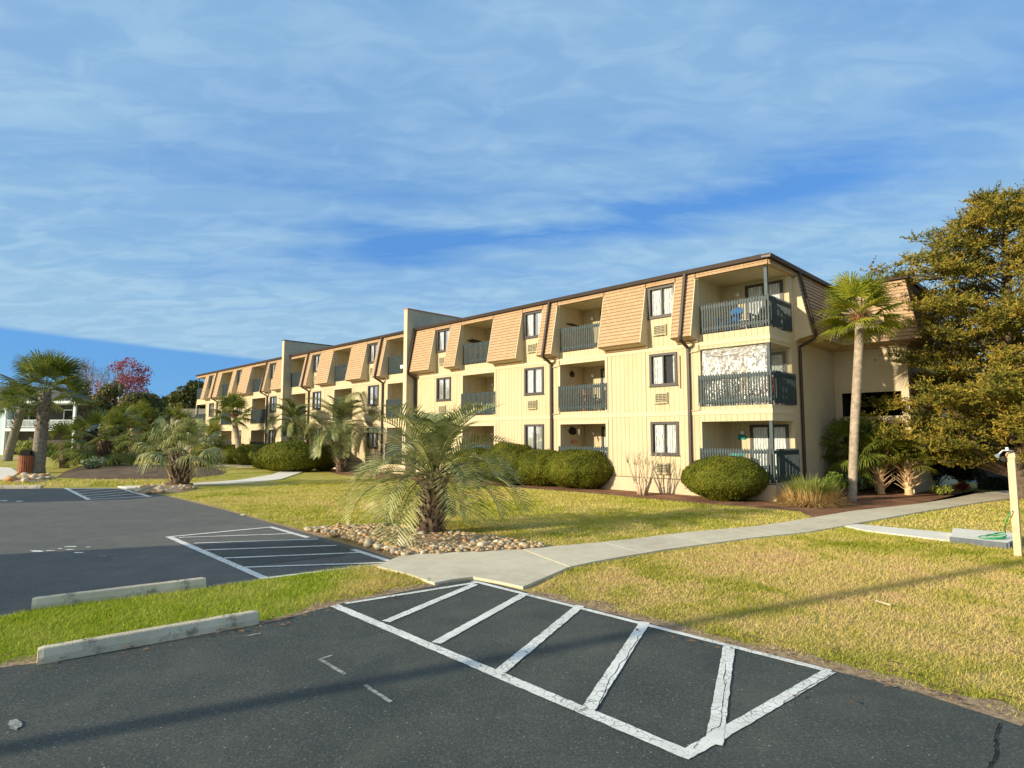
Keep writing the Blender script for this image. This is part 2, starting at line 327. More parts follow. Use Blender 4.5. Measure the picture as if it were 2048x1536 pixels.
    simple('dry_leaf', (.24, .13, .065), .9, .4, 3)
    simple('black_metal', (.012, .012, .014), .4, .1); simple('red_paint', (.42, .06, .04), .5, .1)
    simple('road_far', (.17, .18, .19), .9, .15, 1); simple('silver_paint', (.40, .43, .45), .25, .05, 2, .5, metal=.3); simple('rubber', (.015, .015, .015), .8)
    simple('lot_tan', (.48, .42, .33), .9, .12, 1)
make_materials()

# ------------------------------------------------------------------ mesh builders
class MB:
    def __init__(s): s.v = []; s.f = []
    def add(s, vs, fs):
        o = len(s.v); s.v += [tuple(v) for v in vs]; s.f += [tuple(i+o for i in f) for f in fs]; return s
    def box(s, x0, x1, y0, y1, z0, z1):
        if x0 > x1: x0, x1 = x1, x0
        if y0 > y1: y0, y1 = y1, y0
        if z0 > z1: z0, z1 = z1, z0
        return s.add([(x0,y0,z0),(x1,y0,z0),(x1,y1,z0),(x0,y1,z0),(x0,y0,z1),(x1,y0,z1),(x1,y1,z1),(x0,y1,z1)],
                     [(0,3,2,1),(4,5,6,7),(0,1,5,4),(1,2,6,5),(2,3,7,6),(3,0,4,7)])
    def quad(s, a, b, c, d): return s.add([a, b, c, d], [(0, 1, 2, 3)])
    def prism(s, pts, y0, y1, axis='y'):
        """closed polygon pts=(x,z) pulled along y"""
        n = len(pts)
        vs = [(p[0], y0, p[1]) for p in pts]+[(p[0], y1, p[1]) for p in pts]
        if axis == 'x': vs = [(v[1], v[0], v[2]) for v in vs]
        fs = [tuple(range(n)), tuple(range(2*n-1, n-1, -1))]+[(i, n+i, n+(i+1) % n, (i+1) % n) for i in range(n)]
        return s.add(vs, fs)
    def slab(s, pts, z0, z1):
        n = len(pts); vs = [(p[0], p[1], z0) for p in pts]+[(p[0], p[1], z1) for p in pts]
        return s.add(vs, [tuple(range(n-1, -1, -1)), tuple(range(n, 2*n))]+[(i, (i+1) % n, n+(i+1) % n, n+i) for i in range(n)])
    def tube(s, pts, rad, n=6, cap=True):
        pts = [Vector(p) for p in pts]; m = len(pts)
        if isinstance(rad, (int, float)): rad = [rad]*m
        vs = []; ref = None
        for i, p in enumerate(pts):
            t = (pts[min(i+1, m-1)]-pts[max(i-1, 0)])
            if t.length < 1e-9: t = Vector((0, 0, 1))
            t.normalize()
            if ref is None: ref = Vector((1, 0, 0)) if abs(t.x) < .9 else Vector((0, 1, 0))
            a = (ref-t*ref.dot(t)).normalized(); b = t.cross(a); ref = a
            for k in range(n):
                q = 2*pi*k/n; vs.append(p+(a*cos(q)+b*sin(q))*rad[i])
        fs = [(i*n+k, i*n+(k+1) % n, (i+1)*n+(k+1) % n, (i+1)*n+k) for i in range(m-1) for k in range(n)]
        if cap: fs += [tuple(range(n-1, -1, -1)), tuple((m-1)*n+k for k in range(n))]
        return s.add(vs, fs)
    def ball(s, c, r, seg=10, rings=6):
        if isinstance(r, (int, float)): r = (r, r, r)
        vs = [(c[0], c[1], c[2]+r[2])]
        for i in range(1, rings):
            a = pi*i/rings
            for k in range(seg): q = 2*pi*k/seg; vs.append((c[0]+r[0]*sin(a)*cos(q), c[1]+r[1]*sin(a)*sin(q), c[2]+r[2]*cos(a)))
        vs.append((c[0], c[1], c[2]-r[2])); e = len(vs)-1; fs = []
        for k in range(seg):
            fs.append((0, 1+k, 1+(k+1) % seg)); fs.append((e, e-seg+(k+1) % seg, e-seg+k))
        for i in range(rings-2):
            for k in range(seg):
                a = 1+i*seg+k; b = 1+i*seg+(k+1) % seg; fs.append((a, a+seg, b+seg, b))
        return s.add(vs, fs)
    def obj(s, name, mat, parent=None, smooth=False, loc=None):
        me = bpy.data.meshes.new(name); me.from_pydata(s.v, [], s.f); me.update()
        if smooth: me.polygons.foreach_set('use_smooth', [True]*len(me.polygons))
        return link(name, me, mat, parent, loc)
def link(name, me, mat, parent=None, loc=None):
    if mat is not None and not me.materials: me.materials.append(MATS[mat] if isinstance(mat, str) else mat)
    o = bpy.data.objects.new(name, me); COL.objects.link(o)
    if parent is not None: o.parent = parent
    if loc is not None: o.location = loc
    return o
def npmesh(name, V, nper):
    """V: (faces*nper,3) loose polygons"""
    V = np.asarray(V, dtype=np.float32).reshape(-1, 3); nf = len(V)//nper
    me = bpy.data.meshes.new(name); me.vertices.add(len(V)); me.vertices.foreach_set('co', V.ravel())
    me.loops.add(len(V)); me.loops.foreach_set('vertex_index', np.arange(len(V), dtype=np.int32))
    me.polygons.add(nf); me.polygons.foreach_set('loop_start', np.arange(nf, dtype=np.int32)*nper)
    try: me.polygons.foreach_set('loop_total', np.full(nf, nper, dtype=np.int32))
    except Exception: pass
    me.update(calc_edges=True); return me
def thing(name, label, cat, loc=(0, 0, 0), rz=0, group=None):
    o = bpy.data.objects.new(name, None); COL.objects.link(o); o.location = loc; o.rotation_euler = (0, 0, rz)
    o.empty_display_size = .2; tag(o, label, cat, group); return o
def tag(o, label=None, cat=None, group=None, kind=None):
    if label: o['label'] = label
    if cat: o['category'] = cat
    if group: o['group'] = group
    if kind: o['kind'] = kind
    return o
def dup(o, loc=None, rz=None, sc=None, label=None, parent=None):
    c = o.copy(); COL.objects.link(c)
    if parent is not None: c.parent = parent
    for ch in [x for x in o.children]: dup(ch, parent=c)
    if loc is not None: c.location = loc
    if rz is not None: c.rotation_euler = (0, 0, rz)
    if sc is not None: c.scale = sc if isinstance(sc, tuple) else (sc, sc, sc)
    if label: c['label'] = label
    return c

# ------------------------------------------------------------------ ground
def flat(name, pts, z, mat, kind='structure', thick=None):
    mb = MB()
    if thick is None: mb.add([(p[0], p[1], z) for p in pts], [tuple(range(len(pts)))])
    else: mb.slab(pts, z-thick, z)
    o = mb.obj(name, mat); tag(o, kind=kind); return o
def ground():
    mb = MB(); n = 64
    ring = [(1800*cos(2*pi*i/n), 1800*sin(2*pi*i/n), 0) for i in range(n)]
    mb.add(ring, [tuple(range(n))]); tag(mb.obj('ground', 'lawn'), kind='structure')
    # near car park
    e = [G(0,1333), G(72,1324), G(300,1288), G(518,1248), G(600,1226), G(690,1204), G(800,1183), G(880,1168), G(945,1159.5), G(1000,1170), G(1060,1186),
         G(1280,1239), G(1500,1299), G(1665,1338), G(1760,1360), G(1850,1386), G(2048,1450)]
    near = [(-40, -20.5), (-20, -5.5)]+e+[(6.2, 3.2), (20, -3), (60, -30), (-40, -60)]
    flat('parking_lot', near, .004, 'asphalt')
    # far car park
    f = [G(0,1236), G(62,1222), G(412,1178), G(530,1160), G(700,1136), G(765,1131), G(795,1127), G(798,1120), G(740,1101), G(640,1072), G(560,1050), G(440,1017), G(340,993), G(296,984), G(240,976), G(130,976), G(0,976)]
    far = [(-60, -34)]+f+[(-60, 40)]
    flat('parking_lot', far, .004, 'old_asphalt')
    # darker patch with the near hatched box in the far lot
    # the hatched bays take the darker asphalt colour
    flat('dark_asphalt', [G(395,1090), G(640,1082), G(700,1098), G(690,1112), G(486,1134)], .007, 'asphalt')
    # sidewalks: panels with joints
    def path(name, up, lo, panels, mat, gap=.012, z=.0405, taper=True):
        def res(pl, n):
            pl = [Vector(p) for p in pl]; L = [0]
            for a, b in zip(pl, pl[1:]): L.append(L[-1]+(b-a).length)
            out = []
            for i in range(n+1):
                t = L[-1]*i/n; k = 0
                while k < len(pl)-2 and L[k+1] < t: k += 1
                q = (t-L[k])/max(1e-6, L[k+1]-L[k]); out.append(pl[k].lerp(pl[k+1], q))
            return out
        sub = 3; U = res(up, panels*sub); Lo = res(lo, panels*sub); mb = MB()
        for i in range(panels):
            u = U[i*sub:(i+1)*sub+1]; l = Lo[i*sub:(i+1)*sub+1]
            du = (u[1]-u[0]).normalized()*gap/2; dl = (l[1]-l[0]).normalized()*gap/2
            u = [u[0]+du]+u[1:-1]+[u[-1]-du]; l = [l[0]+dl]+l[1:-1]+[l[-1]-dl]
            mb.slab([tuple(p) for p in l]+[tuple(p) for p in reversed(u)], -.05, z)
        return tag(mb.obj(name, mat), kind='structure')
    up = [G(*p) for p in [(762,1140), (833,1112), (943,1107), (1040,1101.5), (1137,1094), (1240,1084.5), (1362,1069), (1517,1055), (1620,1039), (1700,1025), (1836,1010), (1904,999), (1951,989), (2060,978)]]
    lo = [G(*p) for p in [(945,1160), (1046,1180), (1137,1139), (1195,1126), (1330,1103), (1504,1079), (1620,1067), (1710,1050), (1836,1027), (1951,1008), (2031,997), (2200,985)]]
    # apron where the walk meets the lots
    ap = [G(*p) for p in [(753,1137), (798,1116.5), (833,1112), (943,1107), (1040,1101.5), (1137,1139), (1046,1179), (1000,1168.5), (946,1158.5), (905,1164), (869,1171), (815,1152)]]
    flat('sidewalk', ap, .040, 'concrete', thick=.1)
    up2 = [G(*p) for p in [(1042,1101.4), (1137,1094), (1240,1084.5), (1362,1069), (1517,1055), (1620,1039), (1700,1025), (1836,1010), (1904,999), (1951,989), (2060,978)]]
    lo2 = [G(*p) for p in [(1139,1138.4), (1195,1126), (1330,1103), (1504,1079), (1620,1067), (1710,1050), (1836,1027), (1951,1008), (2031,997), (2200,985)]]
    path('sidewalk', up2, lo2, 14, 'concrete')
    up3 = [G(*p) for p in [(235,974.2), (300,972), (380,968), (430,965), (480,961), (545,950), (575,938), (588,932)]]
    lo3 = [G(*p) for p in [(262,979.5), (312,976.5), (385,972), (440,969.5), (500,965.5), (560,960), (602,946), (626,932.5)]]
    path('sidewalk', up3, lo3, 12, 'white_concrete')
    path('sidewalk', [G(405,930.2), G(590,932.2)], [G(405,932.2), G(586,935)], 9, 'concrete', z=.035)
    flat('concrete_pad', [G(0,935), G(22,936.5), G(38,946), G(20,956), G(0,961), (-28, 31.5), (-36, 36)], .03, 'white_concrete', thick=.08)
    # slab path to the outdoor shower and its raised pad
    a = [G(1686,1053), G(1716,1050.5), G(1900,1068), G(2040,1080), G(2038,1092), G(1900,1084), G(1730,1063)]
    flat('shower_path', a, .030, 'white_concrete', thick=.08)
    # a street beyond, pale sunlit verge line
    flat('street', [(-120, 52), (-20, 66), (-20, 70), (-120, 57)], .006, 'lot_tan')
    flat('street', [(15, 40), (60, 26), (60, 31), (16, 50)], .006, 'road_far')
    flat('gravel_drive', [G(1880,952), G(2100,948), G(2300,975), G(1990,975)], .008, 'road_far')
    # planting beds
    def bed(name, pts, mat, h=.05, z0=.006):
        """low mound: rim at ground level, raised middle"""
        P_ = [Vector((p[0], p[1])) for p in pts]; c = sum(P_, Vector((0, 0)))/len(P_); mb = MB(); n = len(P_)
        vs = [(p.x, p.y, z0) for p in P_]+[((p.x*.8+c.x*.2), (p.y*.8+c.y*.2), z0+h) for p in P_]+[((p.x*.35+c.x*.65), (p.y*.35+c.y*.65), z0+h*1.5) for p in P_]+[(c.x, c.y, z0+h*1.6)]
        fs = []
        for i in range(n):
            j = (i+1) % n
            fs += [(i, j, n+j, n+i), (n+i, n+j, 2*n+j, 2*n+i), (2*n+i, 2*n+j, 3*n)]
        mb.add(vs, fs); return tag(mb.obj(name, mat, smooth=True), kind='structure')
    bed('mulch_bed', [G(*p) for p in [(112,955), (150,957), (200,958.5), (260,959), (330,958.5), (400,955), (440,950), (454,944), (430,937), (360,933), (300,931), (220,930), (160,932), (128,944)]], 'brown_mulch', .16)
    # bed along the building
    fr = [G(*p) for p in [(395,917), (430,921), (520,930), (575,935)]]
    bk = [loc2w(.3, 56), loc2w(.3, 36)]
    flat('mulch_bed', fr+[loc2w(.3, 33), loc2w(.3, 57)], .006, 'mulch')
    fr = [G(*p) for p in [(640,940), (680,950), (760,957), (860,962), (960,969), (1035,975), (1100,980), (1170,985), (1243,992), (1330,1001), (1400,1007), (1480,1012), (1560,1019), (1600,1023), (1625,1034), (1700,1022), (1836,1008), (1904,997), (1940,989), (1950,981)]]
    flat('mulch_bed', fr+[loc2w(9, -4.5), loc2w(7, 0), loc2w(.3, 1), loc2w(.3, 31)], .0065, 'mulch')
    # bare soil edges beside asphalt
    def ribbon(name, pl, w, z, mat, seed=1):
        rnd = random.Random(seed); pl = [Vector(p) for p in pl]; pts = []
        for a, b in zip(pl, pl[1:]):
            n = max(1, int((b-a).length/.12))
            pts += [a.lerp(b, i/n) for i in range(n)]
        pts.append(pl[-1]); A = []; B = []
        for i, p in enumerate(pts):
            t = (pts[min(i+1, len(pts)-1)]-pts[max(0, i-1)]).normalized(); nn = Vector((-t.y, t.x))
            k = .5+.9*noise.noise(Vector((p.x*1.7, p.y*1.7, seed)))+rnd.uniform(-.15, .15)
            A.append(p+nn*w*max(.12, k)); B.append(p-nn*.05)
        mb = MB(); n = len(pts)
        mb.add([(p.x, p.y, z) for p in A]+[(p.x, p.y, z) for p in B], [(n+i, n+i+1, i+1, i) for i in range(n-1)])
        return tag(mb.obj(name, mat), kind='structure')
    ribbon('soil_edge', [G(0,1333), G(72,1324), G(300,1288), G(518,1248), G(690,1204), G(880,1168)], .34, .0055, 'soil', 2)
    ribbon('soil_edge', [G(1060,1186), G(1280,1239), G(1500,1299), G(1665,1338), G(1850,1386), G(2048,1450)], .34, .0055, 'soil', 3)
    ribbon('soil_edge', [G(798,1120), G(740,1101), G(640,1072), G(560,1050), G(440,1017), G(340,993)][::-1], .09, .0055, 'soil', 4)
    ribbon('soil_edge', [G(1100,1101), G(1240,1090), G(1362,1073)], .16, .0055, 'soil', 5)
    ribbon('soil_edge', [G(1730,1062), G(1900,1083), G(2038,1099)][::-1], .12, .0055, 'soil', 6)
    # rock bed floors
    bed('rock_bed_soil', [G(*p) for p in RB1], 'soil', .05)
    bed('rock_bed_soil', [G(*p) for p in RB2], 'soil', .08)
    bed('rock_bed_soil', [G(*p) for p in RB3], 'soil', .08)
RB1 = [(604,1063), (650,1058), (700,1055), (770,1053), (850,1058), (920,1070), (1000,1079), (1080,1092), (1098,1098), (1020,1104), (943,1108.5), (833,1113.5), (800,1116), (770,1106), (700,1084), (650,1072)]
RB2 = [(262,984), (290,977), (320,972), (350,969), (385,970), (392,978), (365,984), (320,988), (285,989)]
RB3 = [(8,960), (30,956), (60,950), (95,951), (115,955), (95,962), (60,966), (25,966)]

# building frame: local x = depth behind the front wall, local y = distance along it to the left
BA = atan2(.7064, .7078); BC = (8.80, 20.44)
def loc2w(x, y): return (BC[0]+.7078*x-.7064*y, BC[1]+.7064*x+.7078*y)

# ------------------------------------------------------------------ painted lines
def stripes():
    def line(name, a, b, w, mat='road_paint', z=.011):
        a = Vector(G(*a)); b = Vector(G(*b)); t = (b-a).normalized(); n = Vector((-t.y, t.x))*w/2
        N = max(2, int((b-a).length/.07)); A = []; B = []; rnd = random.Random(int(a.x*977+a.y*131) & 65535)
        for i in range(N+1):
            p = a.lerp(b, i/N); A.append(p+n*(1+rnd.uniform(-.10, .06))); B.append(p-n*(1+rnd.uniform(-.10, .06)))
        mb = MB(); m = N+1
        mb.add([(p.x, p.y, z) for p in A]+[(p.x, p.y, z) for p in B], [(m+i, m+i+1, i+1, i) for i in range(N)])
        tag(mb.obj(name, mat), kind='structure')
    L = 'painted_line'
    w = .105
    line(L, (668,1212), (1386,1516), .125)
    line(L, (1372,1512), (1660,1344), .11, z=.0115)
    line(L, (690,1208.5), (955,1166), .085, z=.0112); line(L, (945,1163), (1662,1345), .085, z=.0118)
    for k, (a, b) in enumerate([((772,1245), (950,1170)), ((872,1288), (1052,1188)), ((1000,1346), (1160,1213)), ((1175,1424), (1290,1246)), ((1428,1492), (1458,1296))]):
        line(L, a, b, .12, z=.0122+.0003*k)
    line(L, (337,1074), (530,1158), .13); line(L, (338,1074.5), (542,1055), .11, z=.0115)
    line(L, (540,1054.5), (616,1076), .12, z=.0118); line(L, (706,1100), (787,1126), .12, z=.0118); line(L, (530,1157.5), (785,1127), .09, z=.0121)
    for k, (a, b) in enumerate([((358,1076), (588,1068)), ((388,1087.5), (636,1079)), ((411,1101), (673,1092)), ((448,1117.5), (726,1106)), ((487,1136), (770,1126.5))]):
        line(L, a, b, .085, z=.0124+.0003*k)
    line(L, (132,977), (178,1000), .15); line(L, (132,977.3), (240,977), .14, z=.0115); line(L, (240,977), (300,994), .15, z=.0118); line(L, (176,999.6), (298,993), .14, z=.0121)
    for k, (a, b) in enumerate([((145,984), (208,978.5)), ((155,988.5), (243,980.5)), ((165,992.5), (256,984.5)), ((172,996.5), (272,988))]):
        line(L, a, b, .12, z=.0124+.0003*k)
    # faint old bay marks
    for k, (a, b, w) in enumerate([((640,1320), (690,1350), .04), ((640,1320), (664,1312), .035), ((730,1372), (782,1406), .04), ((490,1274), (522,1268), .035)]):
        line('faded_line', a, b, w, 'faded_paint', .0085+.0003*k)
    rnd = random.Random(5)
    for k, (x, y, rx, ry) in enumerate([(74,1103,15,1.5), (100,1102,10,1), (142,1094,16,.8), (140,1100,12,.8), (157,1106,11,1.5), (120,1098,5,.8), (176,1095,6,.6), (8,1002,10,1), (38,1003,9,.8), (205,1113,10,1), (230,1118,5,.6), (28,1452,16,11)]):
        pts = []
        for i in range(14):
            q = 2*pi*i/14; r = rnd.uniform(.6, 1.15); pts.append(G(x+rx*r*cos(q), y+ry*r*sin(q)))
        flat('paint_splash', pts, .0095+.0002*k, 'faded_paint' if k > 8 else 'road_paint')
    # cracks
    def crack(pts, w, seed):
        rnd = random.Random(seed); P2 = []
        for (a, b) in zip(pts, pts[1:]):
            for i in range(8):
                t = i/8; P2.append(Vector(G(a[0]+(b[0]-a[0])*t+rnd.uniform(-2.5, 2.5), a[1]+(b[1]-a[1])*t+rnd.uniform(-2, 2))))
        A = []; B = []
        for i, p in enumerate(P2):
            t = (P2[min(i+1, len(P2)-1)]-P2[max(0, i-1)]).normalized(); n = Vector((-t.y, t.x))*w*rnd.uniform(.4, 1.2); A.append(p+n); B.append(p-n)
        mb = MB(); m = len(P2)
        mb.add([(p.x, p.y, .0148) for p in A]+[(p.x, p.y, .0148) for p in B], [(m+i, m+i+1, i+1, i) for i in range(m-1)]); tag(mb.obj('crack', 'crack_fill'), kind='structure')
    crack([(2000,1448), (1990,1478), (1994,1512), (1975,1540), (1960,1580)], .007, 1)
    crack([(1282,1270), (1250,1320), (1215,1370), (1190,1428)], .0035, 2)
    crack([(1452,1330), (1446,1400), (1440,1455), (1400,1478), (1384,1504)], .003, 3)
    crack([(1662,1349), (1600,1388), (1560,1412)], .003, 5)

# ------------------------------------------------------------------ the apartment building
WIN = [(3.53, 4.74), (10.38, 11.60), (17.12, 18.36), (24.2, 25.42), (31.62, 32.84), (38.92, 40.14), (45.85, 47.07), (52.8, 54.02)]
BAL = [(0, 2.58), (6.9, 9.38), (13.7, 16.12), (20.72, 23.2), (27.4, 29.72), (33.96, 36.4), (41.0, 43.7), (48.0, 50.6), (55.0, 57.7)]
FLO = [(.60, 2.71), (3.26, 5.38), (5.93, 8.06)]
WZ = [(1.46, 2.74), (4.13, 5.40), (6.83, 8.06)]
MB_Z = 5.85; MB_O = .56; TOP = 8.30
YEND = 57.7; XW = 6.5
def building():
    B = thing('apartment_building', 'long three storey cream apartment building with tan shingled mansard and blue-grey balcony railings', 'building', (BC[0], BC[1], 0), BA)
    def T(o): o.parent = B; return o
    # front wall with openings
    def grid(us, zs, holes, mk):
        us = sorted(set(us)); zs = sorted(set(zs))
        for a, b in zip(us, us[1:]):
            for c, d in zip(zs, zs[1:]):
                um = (a+b)/2; zm = (c+d)/2
                if any(h[0] < um < h[1] and h[2] < zm < h[3] for h in holes): continue
                mk(a, b, c, d)
    holes = [(b[0], b[1], f[0], f[1]) for b in BAL for f in FLO]+[(w[0], w[1], z[0], z[1]) for w in WIN for z in WZ]
    us = [0, YEND]+[x for w in WIN for x in w]+[x for b in BAL for x in b]; zs = [.56, TOP]+[z for f in FLO for z in f]+[z for f in WZ for z in f]
    m = MB(); grid(us, zs, holes, lambda a, b, c, d: m.quad((0, b, c), (0, a, c), (0, a, d), (0, b, d)))
    # window reveals
    for w in WIN:
        for z in WZ:
            y0, y1, z0, z1 = w[0], w[1], z[0], z[1]; D = .12
            m.quad((0,y0,z0), (0,y0,z1), (D,y0,z1), (D,y0,z0)); m.quad((0,y1,z1), (0,y1,z0), (D,y1,z0), (D,y1,z1))
            m.quad((0,y0,z1), (0,y1,z1), (D,y1,z1), (D,y0,z1)); m.quad((0,y1,z0), (0,y0,z0), (D,y0,z0), (D,y1,z0)); m.quad((D,y1,z0), (D,y0,z0), (D,y0,z1), (D,y1,z1))
    # balcony recesses
    for i, b in enumerate(BAL):
        for f in FLO:
            y0, y1, z0, z1 = b[0], b[1], f[0], f[1]; D = 1.9 if i == 0 else 1.7
            if i != 0: m.quad((0,y0,z0), (0,y0,z1), (D,y0,z1), (D,y0,z0))
            if i != 8: m.quad((0,y1,z1), (0,y1,z0), (D,y1,z0), (D,y1,z1))
            m.quad((0,y0,z1), (0,y1,z1), (D,y1,z1), (D,y0,z1)); m.quad((0,y1,z0), (0,y0,z0), (D,y0,z0), (D,y1,z0))
            m.quad((D,y1,z0), (D,y0,z0), (D,y0,z1), (D,y1,z1))
    T(m.obj('wall', 'siding'))
    # right side wall and wing
    m = MB(); hs = [(0, 1.9, f[0], f[1]) for f in FLO]
    grid([0, 1.9, XW], [0, .56, TOP]+[z for f in FLO for z in f], hs, lambda a, b, c, d: m.quad((a, 0, c), (b, 0, c), (b, 0, d), (a, 0, d)))
    # wing front with the dark passage, then its own side wall
    hs = [(-2.36, -.26, 0, 3.93)]
    grid([0, -.26, -2.36, -2.62], [0, 3.93, TOP], hs, lambda a, b, c, d: m.quad((XW, b, c), (XW, a, c), (XW, a, d), (XW, b, d)))
    m.quad((XW, -2.62, 0), (XW+9, -2.62, 0), (XW+9, -2.62, TOP), (XW, -2.62, TOP))
    # far end wall
    hs = [(0, 1.7, f[0], f[1]) for f in FLO]
    grid([0, 1.7, 10], [0, TOP]+[z for f in FLO for z in f], hs, lambda a, b, c, d: m.quad((b, YEND, c), (a, YEND, c), (a, YEND, d), (b, YEND, d)))
    m.quad((14, 0, 0), (14, YEND, 0), (14, YEND, TOP), (14, 0, TOP))
    T(m.obj('side_wall', 'stucco'))
    m = MB(); y0, y1 = -2.36, -.26
    m.quad((XW, y1, 0), (XW, y1, 3.93), (XW+3.2, y1, 3.93), (XW+3.2, y1, 0)); m.quad((XW, y0, 3.93), (XW, y0, 0), (XW+3.2, y0, 0), (XW+3.2, y0, 3.93))
    m.quad((XW, y0, 3.93), (XW+3.2, y0, 3.93), (XW+3.2, y1, 3.93), (XW, y1, 3.93)); m.quad((XW+3.2, y0, 0), (XW+3.2, y1, 0), (XW+3.2, y1, 3.93), (XW+3.2, y0, 3.93))
    T(m.obj('passage', 'interior_dark'))
    m = MB(); m.box(XW+.1, XW+.35, y0+.02, y1-.02, 2.75, 2.98); m.box(XW+.15, XW+.25, -1.35, -1.25, 0, 2.75); T(m.obj('passage_beam', 'trim_cream'))
    # foundation (proud of the siding)
    m = MB(); m.box(-.03, .25, -.03, YEND, -.2, .55); T(m.obj('foundation', 'stucco'))
    m = MB(); m.box(-.034, .02, -.034, YEND, .55, .575); T(m.obj('foundation_joint', 'window_frame'))
    # trim bands
    m = MB()
    for za, zb in ((2.96, 3.12), (5.50, 5.66)):
        m.box(-.018, .05, -.018, YEND, za, zb); m.box(-.016, 1.9, -.018, .05, za, zb)
    for b in BAL[1:]:
        for k, f in enumerate(FLO[:2]):
            for yy in (b[0]-.12, b[1]+.002): m.box(-.022, .03, yy, yy+.118, f[0]-.05, f[1]+.14)
            m.box(-.020, .03, b[0], b[1], f[1]+.002, f[1]+.11)
    for w in WIN: 
        for a in (w[0]-.45,): m.box(-.014, .03, a-.05, a+.05, .58, 5.85)
    for y in (4.98, 6.62, 11.85, 13.45, 18.6): m.box(-.014, .03, y-.04, y+.04, .58, 5.49)
    T(m.obj('trim_band', 'trim_cream'))
    # roof deck + low parapet edge
    m = MB(); m.box(.02, 14, .02, YEND-.02, TOP-.1, TOP-.02); m.box(XW+.02, XW+9, -2.6, .02, TOP-.1, TOP-.03); T(m.obj('roof', 'grey_roof'))
    # mansard panels: saw-tooth courses
    NR = 17
    def xo(z): return -.06-(MB_O-.06)*(TOP-z)/(TOP-MB_Z)
    def profile(z1, z0, closed_x=0.0):
        n = max(1, round((z1-z0)/.1425)); pts = [(closed_x, z1)]
        for i in range(n):
            za = z1-(z1-z0)*i/n; zb = z1-(z1-z0)*(i+1)/n
            pts += [(xo(za)+.0, za), (xo(zb)-.030, zb)]
        return pts
    full = profile(TOP, MB_Z)+[(-MB_O+.06, MB_Z-.03), (-.16, MB_Z-.07), (-.10, 5.67), (.0, 5.665)]
    full = [(-.002 if (p[0] == 0 and i) else p[0], p[1]) for i, p in enumerate(full)]
    solid = [(2.62, 3.49), (4.78, 6.86), (9.42, 10.34), (11.64, 13.66), (16.16, 17.08), (18.40, 20.34), (23.24, 24.16), (25.46, 27.36), (29.76, 31.58), (32.88, 33.92),
             (36.82, 38.88), (40.18, 40.96), (43.74, 45.81), (47.11, 47.96), (50.64, 52.76), (54.06, 54.96)]
    def edge_trim(y):
        mm.prism([(0.0, 8.05), (xo(8.05)-.022, 8.05), (-MB_O-.03, MB_Z-.01), (-MB_O+.05, MB_Z-.04), (-.16, MB_Z-.08), (-.1, 5.66), (-.004, 5.66)], y, y+.035)
    for a, b in solid:
        mm = MB(); mm.prism([(p[0], p[1]) for p in full if p[1] < 99], a+.035, b-.035)
        p = T(mm.obj('mansard_panel', 'shingle'))
        for yy in (a, b-.035):
            mm = MB(); edge_trim(yy); mm.obj('edge_board', 'trim_cream', p)
        mm = MB(); mm.add([(-MB_O-.01, a+.04, MB_Z-.012), (-MB_O-.01, b-.04, MB_Z-.012), (-.16, b-.04, MB_Z-.085), (-.16, a+.04, MB_Z-.085)], [(0, 1, 2, 3)])
        s = mm.obj('soffit', 'trim_cream', p)
    # header strip above the notches
    m = MB(); hp = profile(TOP-.001, 8.08)+[(-.003, 8.075)]
    cuts = [0.0]+[x for s_ in solid for x in s_]+[YEND]
    spans = [(-.05, 2.62)]+[(solid[i][1], solid[i+1][0]) for i in range(len(solid)-1)]+[(54.96, YEND)]
    for a, b in spans:
        for lo, hi in [(a, b)]:
            m = MB()
            if lo < 20.34 < hi: m.prism(hp, 20.70, hi)
            elif lo < 36.44 < hi: m.prism(hp, lo, 36.42)
            else: m.prism(hp, lo, hi)
            T(m.obj('mansard_header', 'shingle'))
    # side header
    m = MB()
    n = len(hp); vs = [(-.05, hp[i][0], hp[i][1]) for i in range(n)]+[(2.35, hp[i][0], hp[i][1]) for i in range(n)]
    m.add(vs, [tuple(range(n)), tuple(range(2*n-1, n-1, -1))]+[(i, n+i, n+(i+1) % n, (i+1) % n) for i in range(n)])
    T(m.obj('mansard_header', 'shingle'))
    # side mansard and wing mansard (mitred at the inner corner)
    fp = [p for p in full]; n = len(fp); m = MB()
    xs = lambda p: XW+p[0]                         # wing front at x = XW, bulges toward -x
    vs = [(2.38, p[0], p[1]) for p in fp]+[(XW+p[0], p[0], p[1]) for p in fp]+[(XW+p[0], -2.62+p[0], p[1]) for p in fp]+[(XW+7, -2.62+p[0], p[1]) for p in fp]
    fs = [tuple(range(n))]
    for r in range(3): fs += [(r*n+i, (r+1)*n+i, (r+1)*n+(i+1) % n, r*n+(i+1) % n) for i in range(n)]
    m.add(vs, fs); T(m.obj('side_mansard', 'shingle'))
    m = MB(); pr = [(0.0, 8.05), (xo(8.05)-.03, 8.05), (-MB_O-.035, MB_Z-.012), (-.16, MB_Z-.09), (-.0, 5.66)]
    n = len(pr); vs = [(2.30, p[0]-.0, p[1]) for p in pr]+[(2.375, p[0], p[1]) for p in pr]
    m.add(vs, [tuple(range(n-1, -1, -1)), tuple(range(n, 2*n))]+[(i, (i+1) % n, n+(i+1) % n, n+i) for i in range(n)])
    m.add([(2.39, -MB_O-.01, MB_Z-.012), (XW-MB_O, -MB_O-.01, MB_Z-.012), (XW-.2, -.16, MB_Z-.088), (2.39, -.16, MB_Z-.088)], [(3, 2, 1, 0)])
    T(m.obj('cheek_board', 'trim_cream'))
    # gutters
    m = MB()
    gp = [(-.01, TOP+.001), (-.20, TOP-.02), (-.23, TOP+.10), (-.20, TOP+.13), (.10, TOP+.13), (.10, TOP+.001)]
    for a, b in ((-.20, 20.34), (20.70, 36.43), (36.82, YEND+.1)): m.prism(gp, a, b)
